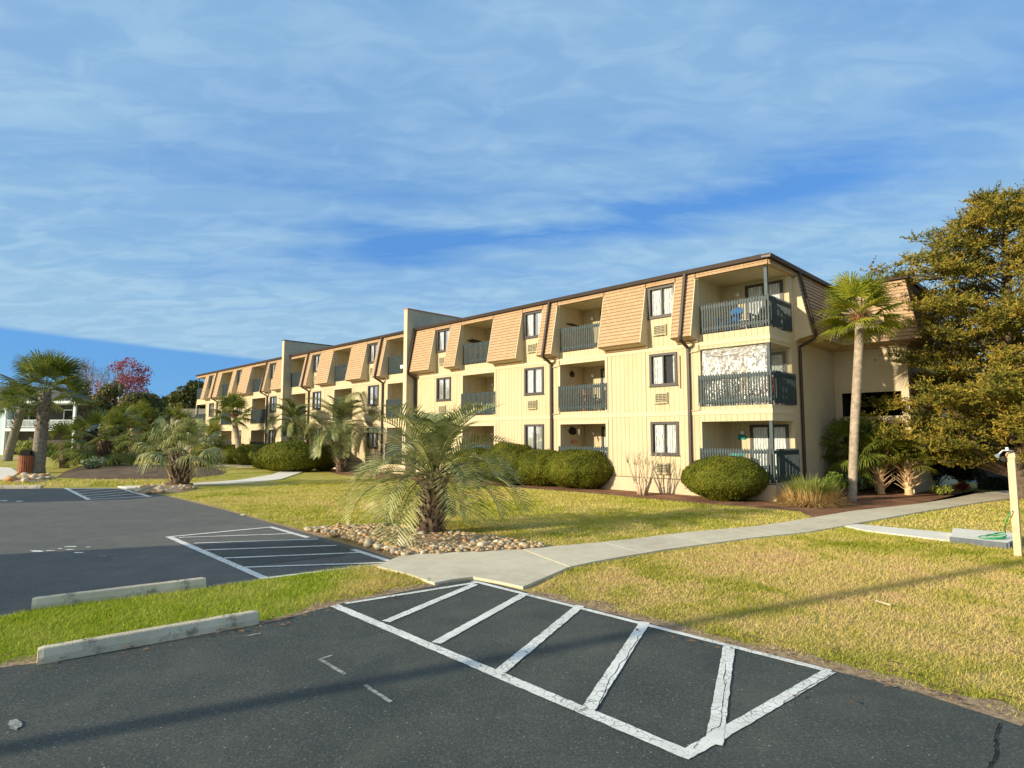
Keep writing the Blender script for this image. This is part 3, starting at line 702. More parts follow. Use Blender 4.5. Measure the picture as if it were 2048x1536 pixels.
    n = len(gp); vs = [(-.22, p[0], p[1]-.002) for p in gp]+[(XW+p[0], p[0], p[1]-.002) for p in gp]+[(XW+p[0], -2.62+p[0], p[1]-.002) for p in gp]+[(XW+7, -2.62+p[0], p[1]-.002) for p in gp]
    fs = [tuple(range(n))]
    for r in range(3): fs += [(r*n+i, (r+1)*n+i, (r+1)*n+(i+1) % n, r*n+(i+1) % n) for i in range(n)]
    m.add(vs, fs); T(m.obj('gutter', 'bronze'))
    # downspouts
    def down(y, z0=.55, elbow=True):
        m = MB(); r = .05
        def seg(a, b):
            (xa, za), (xb, zb) = a, b; dx, dz = xb-xa, zb-za; L = math.hypot(dx, dz); nx, nz = -dz/L*r*.8, dx/L*r*.8
            m.prism([(xa+nx, za+nz), (xb+nx, zb+nz), (xb-nx, zb-nz), (xa-nx, za-nz)], y-r, y+r)
        pts = [(xo(TOP)-.11, TOP), (-MB_O-.09, MB_Z+.02), (-MB_O-.07, MB_Z-.10), (-.08, 5.48), (-.075, 5.30), (-.075, z0)]
        for a, b in zip(pts, pts[1:]): seg(a, b)
        return T(m.obj('downspout', 'bronze'))
    for y in (3.03, 9.87, 20.24, 23.68, 33.38, 40.6, 51.8): down(y)
    m = MB(); r = .055     # on the side wall at x = 2.5
    pts = [(-.17, TOP), (-MB_O-.09, MB_Z+.02), (-MB_O-.07, MB_Z-.10), (-.08, 5.48), (-.075, 5.3), (-.075, .1)]
    xs_ = [2.52, 2.60, 2.60, 2.55, 2.55, 2.55]
    m.tube([(xs_[i], p[0], p[1]) for i, p in enumerate(pts)], r, 8); T(m.obj('downspout', 'bronze'))
    # small wall pipes between the balconies and the downspouts
    for y0, y1, z in ((2.62, 3.0, 5.33), (9.42, 9.84, 5.33), (2.62, 3.0, 3.14), (9.42, 9.84, 3.2)):
        m = MB(); m.tube([(-.05, y0, z+.25), (-.05, y0, z), (-.05, y1, z-.03)], .018, 6); T(m.obj('drain_pipe', 'trim_cream'))
    m = MB(); m.tube([(-.045, 3.42, 5.25), (-.045, 3.42, 4.0)], .03, 6); T(m.obj('conduit', 'trim_cream'))
    # projecting fire walls
    for y in (20.35, 36.45):
        m = MB(); m.box(-.62, 12, y, y+.33, 0, 9.50); p = T(m.obj('fire_wall', 'pier_gray'))
        m = MB(); m.box(-.64, -.622, y-.0, y+.33, 0, 9.5); m.obj('face_board', 'trim_cream', p)
        m = MB(); m.box(-.66, 12, y-.03, y+.36, 9.502, 9.56); m.obj('coping', 'terracotta' if y < 30 else 'bronze', p)
    # corner posts
    for f in FLO:
        m = MB(); m.box(.03, .14, .03, .14, f[0], f[1]); T(m.obj('corner_post', 'rail_paint'))
        m = MB(); m.box(.05, .13, YEND-.13, YEND-.05, f[0], f[1]); T(m.obj('corner_post', 'rail_paint'))
    # balcony railings
    def slats(m, ax, a, b, off, z0, z1, out):
        n = max(2, round((b-a)/.098))
        for i in range(n+1):
            u = a+(b-a)*i/n
            if ax == 'y': m.box(off-.022, off+.002, u-.022, u+.022, z0, z1)
            else: m.box(u-.022, u+.022, off-.022, off+.002, z0, z1)
        for za, zb in ((z1-.17, z1-.05), (z0+.10, z0+.20)):
            if ax == 'y': m.box(off+.0025, off+.045, a-.02, b+.02, za, zb)
            else: m.box(a-.02, b+.02, off+.0025, off+.045, za, zb)
    for i, b in enumerate(BAL):
        for k, f in enumerate(FLO):
            if k == 2: z0, z1, ex, off = 5.97, 7.03, -.05, -.01
            elif k == 1: z0, z1, ex, off = 3.29, 4.42, .06, -.045
            else: z0, z1, ex, off = .62, 1.75, .06, -.045
            y0, y1 = b[0]-ex, b[1]+ex
            if i == 0: y0 = .0
            if i == 3: y0 = 20.74
            if i == 5: y1 = 36.41
            m = MB(); slats(m, 'y', y0, y1, off, z0, z1, 1)
            r = m.obj('balcony_railing', 'rail_paint'); T(r)
            if i == 0:
                m = MB(); slats(m, 'x', .08, 1.98 if k == 2 else 2.04, off-.0, z0, z1, 1); T(m.obj('side_railing', 'rail_paint'))
    # windows: frame > pane, curtain ; one mesh of each kind, copied
    def frame_mesh():
        m = MB(); w, h = 1.22, 1.26
        m.box(-.045, .06, 0, .10, 0, h); m.box(-.045, .06, w-.10, w, 0, h); m.box(-.045, .06, .10, w-.10, h-.09, h); m.box(-.045, .06, .10, w-.10, 0, .09)
        m.box(-.02, .04, w/2-.03, w/2+.03, .09, h-.09); m.box(-.012, .045, .10, .125, .09, h-.09); m.box(-.06, .05, -.03, w+.03, -.03, 0.0)
        return m
    def pane(): return MB().quad((.03, .10, .09), (.03, 1.12, .09), (.03, 1.12, 1.17), (.03, .10, 1.17))
    def curt(kind):
        m = MB()
        spans = {'full': [(.10, 1.12)], 'left': [(.60, 1.12), (.12, .22)], 'mid': [(.10, .42), (.72, 1.12)]}[kind]
        for a, b in spans:
            n = 16
            for i in range(n):
                u0 = a+(b-a)*i/n; u1 = a+(b-a)*(i+1)/n
                x0 = .078+.012*sin(u0*52); x1 = .078+.012*sin(u1*52)
                m.quad((x0, u0, .09), (x1, u1, .09), (x1, u1, 1.17), (x0, u0, 1.17))
        return m
    def back(): return MB().quad((.11, .02, .02), (.11, 1.2, .02), (.11, 1.2, 1.24), (.11, .02, 1.24))
    fm = frame_mesh().obj('window', 'window_frame'); pm = pane().obj('pane', 'glass', fm); bm_ = back().obj('room_dark', 'interior_dark', fm)
    cm = {k: curt(k) for k in ('full', 'left', 'mid')}
    cme = {}
    for k, v in cm.items():
        o = v.obj('curtain', 'curtain'); cme[k] = o.data; bpy.data.objects.remove(o)
    kinds = {(0, 0): 'full', (0, 1): 'left', (0, 2): 'full', (1, 0): 'full', (1, 1): 'full', (1, 2): 'mid', (2, 1): 'full', (2, 2): 'mid'}
    first = True; rnd = random.Random(3)
    for i, w in enumerate(WIN):
        for k, z in enumerate(WZ):
            if first: o = fm; first = False
            else:
                o = fm.copy(); COL.objects.link(o)
                for ch in (pm, bm_):
                    c = ch.copy(); COL.objects.link(c); c.parent = o
            o.parent = B; o.location = (0, w[0], z[0]); o.scale = (1, (w[1]-w[0])/1.22, (z[1]-z[0])/1.26)
            kd = kinds.get((i, k), rnd.choice(['full', 'full', 'mid', 'left']))
            c = bpy.data.objects.new('curtain', cme[kd]); COL.objects.link(c); c.parent = o
    # wall air conditioners: casing > grille
    m = MB(); m.box(-.07, .05, 0, .62, 0, .44); ac = m.obj('air_conditioner', 'grille')
    m = MB(); m.box(-.078, -.0705, .04, .50, .07, .40); gb = m.obj('louvre_back', 'grille_back', ac)
    m = MB()
    for q in range(6): m.box(-.095, -.0785, .03, .51, .065+q*.062, .085+q*.062)
    for q in (.03, .19, .35, .50): m.box(-.097, -.0788, q, q+.014, .06, .40)
    m.box(-.12, -.071, .10, .48, .01, .035)
    gl = m.obj('grille', 'grille', ac); first = True
    for i, w in enumerate(WIN):
        for k, z in enumerate((.72, 3.43, 6.10)):
            if first: o = ac; first = False
            else:
                o = ac.copy(); COL.objects.link(o)
                for ch in (gb, gl): c = ch.copy(); COL.objects.link(c); c.parent = o
            o.parent = B; o.location = (0, w[0]+.42, z)
    # balcony doors: frame > pane, blind
    m = MB(); W_, H_ = 1.42, 2.0
    m.box(-.04, 0, 0, .11, 0, H_); m.box(-.04, 0, W_-.11, W_, 0, H_); m.box(-.04, 0, .11, W_-.11, H_-.10, H_); m.box(-.03, 0, W_/2-.05, W_/2+.05, .0, H_-.1); m.box(-.04, 0, .11, W_-.11, 0, .06)
    dm = m.obj('balcony_door', 'window_frame'); pn = MB().quad((-.018, .1, .06), (-.018, W_-.1, .06), (-.018, W_-.1, H_-.1), (-.018, .1, H_-.1)).obj('pane', 'glass', dm)
    m = MB(); m.quad((-.006, .11, .06), (-.006, W_-.11, .06), (-.006, W_-.11, H_-.1), (-.006, .11, H_-.1)); bl = m.obj('blind', 'curtain', dm); first = True
    lm = MB().ball((0, 0, 0), .085, 12, 8).obj('wall_lamp', 'white_plastic', smooth=True); m = MB(); m.box(.0, .08, -.04, .04, -.06, .06); lb = m.obj('lamp_base', 'bronze', lm); lf = True
    for i, b in enumerate(BAL):
        for k, f in enumerate(FLO):
            if first: o = dm; first = False
            else:
                o = dm.copy(); COL.objects.link(o)
                for ch in (pn, bl): c = ch.copy(); COL.objects.link(c); c.parent = o
            o.parent = B; D = 1.9 if i == 0 else 1.7
            o.location = (D, b[0]+(.2 if i == 0 else .06), f[0]+.01)
            if lf: o = lm; lf = False
            else:
                o = lm.copy(); COL.objects.link(o); c = lb.copy(); COL.objects.link(c); c.parent = o
            o.parent = B; o.location = (D-.085, b[0]+1.9, f[0]+1.72)
    # small roof pipes
    return B
def facade_things():
    """furniture and ornaments on the balconies: each its own thing"""
    def at(x, y, z, rz=0): p = loc2w(x, y); return (p[0], p[1], z), BA+rz
    def lounge(name, label, x, y, z, rz, mat, back=.95):
        l, r = at(x, y, z, rz); t = thing(name, label, 'chair', l, r)
        m = MB()
        for i in range(6): m.box(-.27+i*.09, -.27+i*.09+.08, -.24, .24, .36+.012*i, .385+.012*i)
        m.obj('seat', mat, t)
        m = MB()
        for i in range(6):
            y0 = -.27+i*.09; h = back+.08*sin(pi*(i+.5)/6)
            m.add([(.22, y0, .36), (.22, y0+.08, .36), (.42, y0+.08, h), (.42, y0, h), (.245, y0, .36), (.245, y0+.08, .36), (.445, y0+.08, h), (.445, y0, h)], [(0, 1, 2, 3), (7, 6, 5, 4), (0, 4, 5, 1), (1, 5, 6, 2), (2, 6, 7, 3), (3, 7, 4, 0)])
        m.obj('backrest', mat, t)
        for s in (-1, 1):
            m = MB(); m.box(-.34, .30, s*.32-.05, s*.32+.05, .56, .585); m.obj('armrest', mat, t)
            for xx in (-.28, .26): m = MB(); m.box(xx-.03, xx+.03, s*.29-.02, s*.29+.02, 0, .56); m.obj('leg', mat, t)
        return t
    lounge('chair', 'bright blue slatted chair on the top corner balcony', .55, 1.65, 5.93, R(-15), 'adirondack_blue')
    lounge('chair', 'white plastic chair on the top corner balcony beside the door', 1.1, .55, 5.93, R(20), 'white_plastic')
    lounge('chair', 'dark brown chair by the corner post of the top corner balcony', .5, .45, 5.93, R(0), 'dark_brown', .85)
    lounge('chair', 'red chair behind the clear sheet on the second floor corner balcony', .5, .45, 3.26, R(-10), 'red_paint')
    # small round table
    l, r = at(.7, 1.1, 5.93); t = thing('side_table', 'small white round table between the chairs on the top corner balcony', 'table', l, r)
    MB().tube([(0, 0, .42), (0, 0, .45)], .24, 16).obj('tabletop', 'white_plastic', t); MB().tube([(0, 0, 0), (0, 0, .42)], .03, 8).obj('leg', 'white_plastic', t)
    # teal palm tree ornament on the back wall
    l, r = at(1.86, 2.2, 7.35); t = thing('wall_ornament', 'teal metal palm tree ornament on the top corner balcony wall', 'ornament', l, r)
    m = MB(); m.tube([(0, 0, -.35), (0, .03, 0)], .02, 6); m.obj('stem', 'teal', t); m = MB()
    for i in range(7):
        q = pi*(i/6); m.add([(0, .03, 0), (0, .03+.12*cos(q)-.02, .10*sin(q)+.05), (0, .03+.25*cos(q), .12*sin(q)-.02), (0, .03+.12*cos(q)+.02, .08*sin(q))], [(0, 1, 2, 3)]); m.add([(-.02, .03, 0), (-.02, .03+.12*cos(q)-.02, .10*sin(q)+.05), (-.02, .03+.25*cos(q), .12*sin(q)-.02), (-.02, .03+.12*cos(q)+.02, .08*sin(q))], [(3, 2, 1, 0)])
    m.obj('fronds', 'teal', t)
    # turquoise fish below
    l, r = at(1.86, 1.88, 2.15); t = thing('wall_ornament', 'turquoise fish ornament on the ground floor corner balcony wall', 'ornament', l, r)
    m = MB(); m.ball((0, 0, 0), (.02, .14, .09), 12, 8); m.obj('body', 'teal', t, True); m = MB(); m.prism([(-.01, -.1), (.01, -.1), (.01, .1), (-.01, .1)], .12, .2); m.obj('tail', 'teal', t)
    # clear vinyl enclosure of the 2nd floor corner balcony, crumpled sheet
    def sheet(nu, nv, fn, seed):
        m = MB(); vs = []
        for j in range(nv+1):
            for i in range(nu+1):
                u, v = i/nu, j/nv; a = noise.fractal(Vector((u*3.2+v*2.0, v*1.6+seed, .3)), 1, 2, 4)*.05*(1-abs(2*u-1)**6)
                vs.append(fn(u, v, a))
        fs = [(j*(nu+1)+i, j*(nu+1)+i+1, (j+1)*(nu+1)+i+1, (j+1)*(nu+1)+i) for j in range(nv) for i in range(nu)]
        return m.add(vs, fs)
    l, r = at(0, 0, 3.28); t = thing('balcony_enclosure', 'crinkled clear plastic sheet closing in the second floor corner balcony', 'plastic sheet', l, r)
    sheet(60, 50, lambda u, v, a: (.10+a, .15+u*2.40, v*2.08), 1).obj('front_sheet', 'vinyl', t, True)
    sheet(44, 40, lambda u, v, a: (.16+u*1.7, .10+a*.5, v*2.08), 7).obj('side_sheet', 'vinyl', t, True)
    # middle bay ornaments
    def plaque(label, x, y, z, w, h, mat, rz=0):
        l, r = at(x, y, z, rz); t = thing('wall_ornament', label, 'ornament', l, r); m = MB(); n = 10
        pts = [(w*.5*cos(2*pi*i/n)*(1+.3*(i % 2)), h*.5*sin(2*pi*i/n)*(1+.25*(i % 3 == 0))) for i in range(n)]
        m.prism([(p[0], p[1]) for p in pts], -.03, 0); m.obj('plate', mat, t); return t
    plaque('long brown wooden board hung on the wall of the top middle balcony', .9, 9.36, 7.32, .8, .10, 'dark_brown')
    plaque('dark round metal wreath on the second floor balcony wall above the slatted railing', .8, 9.36, 5.02, .28, .28, 'dark_brown')
    plaque('dark iron sculpture on the ground floor balcony wall beside the picture frame', .8, 9.36, 2.42, .45, .35, 'black_metal')
    plaque('rust coloured lizard ornament low on the ground floor balcony wall', .9, 9.36, 1.93, .34, .14, 'terracotta')
    plaque('brown driftwood bird sculpture on the top balcony wall nearest the fire wall', .8, 16.10, 7.30, .9, .18, 'dark_brown')
    l, r = at(1.68, 8.55, 2.2); t = thing('picture_frame', 'small framed sign in thin gold frame on the ground floor balcony back wall', 'picture', l, r)
    m = MB(); m.box(-.02, 0, -.16, .16, -.13, .13); m.obj('frame', 'palm_thatch', t); MB().quad((-.022, -.13, -.1), (-.022, .13, -.1), (-.022, .13, .1), (-.022, -.13, .1)).obj('picture', 'trim_cream', t)
    l, r = at(.7, 8.9, 2.66); t = thing('wind_chime', 'white wind chime hanging under the ground floor balcony ceiling', 'wind chime', l, r)
    m = MB(); m.tube([(0, 0, 0), (0, 0, -.16)], .004, 4); m.obj('cord', 'black_metal', t)
    for i in range(4):
        q = i*pi/2; MB().tube([(.03*cos(q), .03*sin(q), -.16), (.03*cos(q), .03*sin(q), -.42+.04*i)], .01, 6).obj('tube', 'chrome', t)
    # patio furniture seen through the railings
    lounge('chair', 'dark chair on the second floor balcony behind the middle railing', .7, 7.6, 3.26, 0, 'black_metal', .9)
    l, r = at(1.15, 8.9, 3.26); t = thing('potted_plant', 'terracotta pot of dry flowers on the second floor middle balcony', 'plant', l, r)
    MB().tube([(0, 0, 0), (0, 0, .3)], [.13, .18], 12).obj('pot', 'terracotta', t)
    rnd = random.Random(4); m = MB()
    for i in range(50):
        a = rnd.uniform(0, 2*pi); q = rnd.uniform(.1, .9); e = (.3*sin(q)*cos(a), .3*sin(q)*sin(a), .3+.75*cos(q)*rnd.uniform(.6, 1)); m.tube([(0, 0, .3), e], .012, 3); m.ball(e, .035, 5, 4)
    m.obj('foliage', 'terracotta', t)
    lounge('chair', 'dark chair on the top middle balcony behind the slatted railing', .7, 15.2, 5.93, 0, 'black_metal', .8)
    for lab, y, z, mat, rz in (('green chair on the second floor balcony nearest the first fire wall', 14.6, 3.26, 'teal', 0), ('white chair on the ground floor balcony nearest the first fire wall', 15.3, .6, 'white_plastic', .3),
        ('white chair on the second floor balcony just left of the first fire wall', 22.2, 3.26, 'white_plastic', 0), ('blue chair on the top balcony left of the first fire wall', 22.4, 5.93, 'adirondack_blue', .2),
        ('dark chair on the second floor balcony midway between the two fire walls', 28.6, 3.26, 'dark_brown', 0), ('brown chair on the top balcony just right of the second fire wall', 35.2, 5.93, 'dark_brown', 0),
        ('white chair on the ground floor middle balcony under the lizard ornament', 8.2, .6, 'white_plastic', -.2), ('green chair on the ground floor corner balcony', 1.8, .6, 'teal', .1)):
        lounge('chair', lab, .75, y, z, rz, mat, .92)
    # bright towel over the rail of the top balcony left of the fire wall
    l, r = at(-.05, 21.6, 6.35); t = thing('towel', 'pale towel on the top balcony railing left of the fire wall', 'towel', l, r)
    m = MB(); m.box(-.03, .0, -.2, .2, -.14, .06); m.obj('cloth', 'white_plastic', t)

# ------------------------------------------------------------------ vegetation builders
def fan_crown(n_leaf, R_, pet, mat, parent, seed, elev=(-.6, 1.45), segs=26, droop=.45, spread=R(98), width=.035, name='crown', stemmat='sabal_leaf'):
    """fan palm leaves: petiole, then pleated segments radiating; returns one mesh"""
    rnd = random.Random(seed); Q = []
    def quad(a, b, c, d): Q.extend((a, b, c, d))
    for k in range(n_leaf):
        az = k*2.39996+rnd.uniform(-.3, .3); t = (k+.5)/n_leaf
        el = elev[1]+(elev[0]-elev[1])*(t**.9)+rnd.uniform(-.12, .12)
        d = Vector((cos(az)*cos(el), sin(az)*cos(el), sin(el))); side = Vector((-sin(az), cos(az), 0)); up = side.cross(d)*-1
        if up.z < 0 and el < 1.2: up = -up
        pl = pet*rnd.uniform(.8, 1.1); hub = d*pl+Vector((0, 0, -.10*pl*(1 if el < .6 else 0)))
        # petiole
        w = .018
        quad(side*w, -side*w, hub-side*w*.7, hub+side*w*.7); quad(up*w, -up*w, hub-up*w*.7, hub+up*w*.7)
        sc = rnd.uniform(.82, 1.08)
        roll = rnd.uniform(-.35, .35)
        s2 = side*cos(roll)+up*sin(roll); u2 = up*cos(roll)-side*sin(roll)
        for j in range(segs):
            a = -spread+2*spread*j/(segs-1)+rnd.uniform(-.03, .03)
            L = R_*sc*(1-.28*abs(a/spread)**2)*rnd.uniform(.9, 1.05)
            dd = d*cos(a)+s2*sin(a); dd = dd-u2*.14*(abs(a)) ; dd.normalize()
            wv = (s2*cos(a)-d*sin(a)); wv.normalize()
            g = Vector((0, 0, -1))
            p0 = hub; p1 = hub+dd*L*.45+g*droop*L*.05; p2 = hub+dd*L*.78+g*droop*L*.22; p3 = hub+dd*L*.95+g*droop*L*(.50+.25*rnd.random())
            ww = L*.45*spread/(segs-1)*1.06; fold = u2*.012*(1 if j % 2 else -1)
            quad(p0+wv*.006, p0-wv*.006, p1-wv*ww+fold, p1+wv*ww-fold); quad(p1+wv*ww-fold, p1-wv*ww+fold, p2-wv*ww*.62, p2+wv*ww*.62)
            quad(p2+wv*ww*.62, p2-wv*ww*.62, p3-wv*.004, p3+wv*.004)
    return link(name, npmesh(name, [tuple(q) for q in Q], 4), mat, parent)
def pinnate_crown(n, L, mat, parent, seed, elev=(-.55, 1.45), leaflets=46, ll=.52, arch=1.0, wid=.014, name='crown'):
    rnd = random.Random(seed); Q = []; mb_q = Q
    def quad(a, b, c, d): Q.extend((a, b, c, d))
    for k in range(n):
        az = k*2.39996+rnd.uniform(-.35, .35); t = (k+.5)/n
        el = elev[1]+(elev[0]-elev[1])*t+rnd.uniform(-.15, .15); FL = L*rnd.uniform(.82, 1.1)*(1 if t > .12 else .8)
        h = Vector((cos(az), sin(az), 0)); side = Vector((-sin(az), cos(az), 0)); tw = rnd.uniform(-.5, .5)
        p = Vector((0, 0, 0)); st = 22; pts = [p.copy()]; tan = []; ang = el; step = FL/st
        for i in range(st):
            ang -= arch*(.68 if t < .38 else 1.0)*(.03+.115*(i/st))*(1.0 if ang > -1.35 else .05)
            dv = h*cos(ang)+Vector((0, 0, sin(ang))); p = p+dv*step; pts.append(p.copy()); tan.append(dv)
        tan.append(tan[-1])
        for i in range(st):
            w0 = .022*(1-i/st)+.004; w1 = .022*(1-(i+1)/st)+.004; upv = side.cross(tan[i])
            quad(pts[i]+side*w0, pts[i]-side*w0, pts[i+1]-side*w1, pts[i+1]+side*w1); quad(pts[i]+upv*w0, pts[i]-upv*w0, pts[i+1]-upv*w1, pts[i+1]+upv*w1)
        for j in range(leaflets):
            s = .22+.78*j/(leaflets-1); x = s*st; i = min(st-1, int(x)); q = pts[i].lerp(pts[i+1], x-i); tv = tan[i]; upv = -side.cross(tv)
            if upv.z < 0: upv = -upv
            lf = ll*(.55+.9*sin(pi*min(1, (s-.15)*1.05)))*rnd.uniform(.85, 1.1)*(.72 if s > .93 else 1)
            for sg in (-1, 1):
                sd = side*sg; o = upv*(.45+tw*.2*sg)
                dv = (sd*.80+tv*.62+o*.75).normalized(); g = Vector((0, 0, -1))
                a0 = q; a1 = q+dv*lf*.5+g*lf*.02; a2 = q+dv*lf*.97+g*lf*rnd.uniform(.08, .26)
                wv = dv.cross(upv).normalized()*wid
                quad(a0+wv*.5, a0-wv*.5, a1-wv, a1+wv); quad(a1+wv, a1-wv, a2-wv*.15, a2+wv*.15)
    return link(name, npmesh(name, [tuple(q) for q in Q], 4), mat, parent)
def trunk_mesh(path, rad, mat, parent, seed=1, n=12, bump=.03, name='trunk'):
    """tapered trunk with ring scars"""
    m = MB(); pts = []; rr = []; N = 60; rnd = random.Random(seed)
    P_ = [Vector(p) for p in path]
    for i in range(N+1):
        t = i/N*(len(P_)-1); k = min(len(P_)-2, int(t)); pts.append(P_[k].lerp(P_[k+1], t-k))
        r = rad[0]+(rad[1]-rad[0])*(i/N); rr.append(r*(1+bump*rnd.uniform(-1, 1))+(.15*rad[0]*max(0, 1-i/5)**2))
    # smooth bends
    for _ in range(6):
        pts = [pts[0]]+[(pts[i-1]+pts[i]*2+pts[i+1])/4 for i in range(1, N)]+[pts[-1]]
    m.tube(pts, rr, n); return m.obj(name, mat, parent, True)
def boots(parent, z0, z1, r0, r1, count, seed, mat='palm_boot', L=.22, out=.55, lean=(0, 0), w=.035, name='leaf_bases'):
    rnd = random.Random(seed); m = MB()
    for k in range(count):
        t = (k+.5)/count; z = z0+(z1-z0)*t; a = k*2.39996; r = r0+(r1-r0)*t; l = L*rnd.uniform(.6, 1.25); o = out*rnd.uniform(.7, 1.2)
        c = Vector((lean[0]*t, lean[1]*t, z)); d = Vector((cos(a), sin(a), 0)); s = Vector((-sin(a), cos(a), 0))
        A = c+d*(r-.03); Bp = c+d*(r+l*o*.6)+Vector((0, 0, l*.7)); Cp = c+d*(r+l*o)+Vector((0, 0, l))
        w0, w1 = w*1.3, w*.6; th = d*.02
        m.add([A+s*w0, A-s*w0, Bp-s*w1*1.2, Bp+s*w1*1.2, A+s*w0-th*1.5, A-s*w0-th*1.5, Bp-s*w1-th, Bp+s*w1-th], [(0, 1, 2, 3), (7, 6, 5, 4), (1, 5, 6, 2), (4, 0, 3, 7)])
        m.add([Bp+s*w1*1.2, Bp-s*w1*1.2, Cp-s*w1*.7, Cp+s*w1*.7, Bp+s*w1-th, Bp-s*w1-th, Cp-s*w1*.7-th, Cp+s*w1*.7-th], [(0, 1, 2, 3), (7, 6, 5, 4), (1, 5, 6, 2), (4, 0, 3, 7), (3, 2, 6, 7)])
    return m.obj(name, mat, parent)

def leaves_np(C, N, size, rng, aspect=.5, jitter=.8):
    """quads at centres C facing roughly N"""
    n = len(C); rv = rng.normal(size=(n, 3)); nn = N+rv*jitter; nn /= np.linalg.norm(nn, axis=1)[:, None]+1e-9
    a = np.cross(nn, rng.normal(size=(n, 3))); a /= np.linalg.norm(a, axis=1)[:, None]+1e-9; b = np.cross(nn, a)
    s = (size*rng.uniform(.6, 1.3, n))[:, None]
    a *= s; b *= s*aspect
    return np.stack([C-a, C-b*1.0, C+a, C+b*1.0], 1).reshape(-1, 3)

def round_bush(label, px, py, w, h, d=None, seed=1, mat='hedge_leaf', group='clipped round bushes along the building', name='round_bush', density=420, size=.045, loc=None):
    rng = np.random.default_rng(seed); d = d or w
    x, y = loc or G(px, py); 
    t = thing(name, label, 'bush', (x, y, 0), 0, group)
    m = MB(); nu, nv = 40, 22; ns = lambda p: 1+.10*noise.noise(Vector((p[0]*1.9+seed*7, p[1]*1.9, p[2]*1.9)))+.05*noise.noise(Vector((p[0]*5, p[1]*5+seed, p[2]*5)))
    def surf(a, b):   # a azimuth, b 0 top .. pi bottom
        z = cos(b); r = sin(b)
        rr = r**.85 if z > 0 else r
        p = (rr*cos(a), rr*sin(a), z); k = ns(p); return (p[0]*w/2*k, p[1]*d/2*k, h*.47+p[2]*(h*.53 if z > 0 else h*.47)*k)
    vs = [surf(2*pi*i/nu, pi*j/nv*.98+.01) for j in range(nv+1) for i in range(nu)]
    fs = [(j*nu+i, (j+1)*nu+i, (j+1)*nu+(i+1) % nu, j*nu+(i+1) % nu) for j in range(nv) for i in range(nu)]
    m.add(vs, fs); m.obj('inner_foliage', mat, t, True)
    area = pi*(w*d)+pi*(w+d)/2*h*.8; n = int(area*density)
    C = np.empty((n, 3)); N = np.empty((n, 3)); u = rng.uniform(0, 2*pi, n); v = np.arccos(rng.uniform(-.9, 1, n))
    for i in range(n):
        p = surf(u[i], v[i]); C[i] = p; N[i] = (p[0]/(w*w), p[1]/(d*d), (p[2]-h*.47)/(h*h))
    N /= np.linalg.norm(N, axis=1)[:, None]; C += N*(rng.uniform(-.03, .035, n)+(rng.random(n) < .04)*rng.uniform(0, .10, n))[:, None]
    link('foliage', npmesh('foliage', leaves_np(C, N, size, rng, .45, .40), 4), mat, t)
    return t
def leafy_shrub(name, label, loc, r, h, mat, seed, n=1500, size=.06, cat='shrub', group=None):
    rng = np.random.default_rng(seed); t = thing(name, label, cat, (loc[0], loc[1], 0), 0, group); rnd = random.Random(seed); m = MB(); cs = []
    for i in range(12):
        a = rnd.uniform(0, 2*pi); q = rnd.uniform(.1, .95); e = Vector((r*q*cos(a)*.8, r*q*sin(a)*.8, h*rnd.uniform(.45, .9))); m.tube([(0, 0, 0), e*.5+Vector((0, 0, .05)), e], [.02, .014, .006], 5); cs.append(e)
    m.obj('stems', 'bark', t)
    C = []; N = []
    for i in range(n):
        c = cs[i % len(cs)]; v = Vector(rng.normal(size=3)).normalized(); rr = (rng.random()**.4)*r*.45; p = c+Vector((v.x*rr, v.y*rr, v.z*rr*.8)); p.z = max(.03, p.z); C.append(p); N.append(v)
    link('foliage', npmesh('foliage', leaves_np(np.array(C), np.array(N), size, rng, .5, .7), 4), mat, t); return t

def tree(name, label, loc, h, crad, mat, seed, n=9000, size=.16, clumps=26, trunk_r=.2, cz=.55, cat='tree', group=None, squash=.9, bark='bark', conical=False, gap=.22, trunk_top=.8):
    rng = np.random.default_rng(seed); rnd = random.Random(seed); t = thing(name, label, cat, (loc[0], loc[1], 0), 0, group)
    m = MB(); m.tube([(0, 0, 0), (.1*crad*rnd.uniform(-1, 1), .1*crad*rnd.uniform(-1, 1), h*.4), (0, 0, h*trunk_top)], [trunk_r, trunk_r*.7, trunk_r*.15], 8); cs = []
    for i in range(clumps):
        a = rnd.uniform(0, 2*pi); zz = rnd.uniform(cz-.3, .97); 
        prof = (1-((zz-cz)/(1.0-cz))**2)**.5 if zz > cz else (1-((cz-zz)/.42)**2*.7)**.5
        if conical: prof = 1.08-zz
        q = rnd.uniform(.35, 1)**.6*crad*max(.15, prof); e = Vector((q*cos(a), q*sin(a), zz*h)); cs.append((e, crad*rnd.uniform(.22, .40)))
        b = Vector((0, 0, max(.15*h, e.z-.25*h))); m.tube([b, b.lerp(e, .5)+Vector((0, 0, -.03*h)), e], [trunk_r*.3, trunk_r*.18, trunk_r*.05], 5)
    m.obj('trunk', bark, t)
    C = np.empty((n, 3)); N = np.empty((n, 3)); ws = np.array([c[1]**2 for c in cs]); ws /= ws.sum(); idx = rng.choice(len(cs), n, p=ws)
    v = rng.normal(size=(n, 3)); v /= np.linalg.norm(v, axis=1)[:, None]; rr = rng.random(n)**.33
    cc = np.array([tuple(c[0]) for c in cs])[idx]; cr = np.array([c[1] for c in cs])[idx]
    C = cc+v*(rr*cr)[:, None]*np.array([1, 1, squash])
    link('crown', npmesh('crown', leaves_np(C, v, size, rng, .55, .8), 4), mat, t); return t
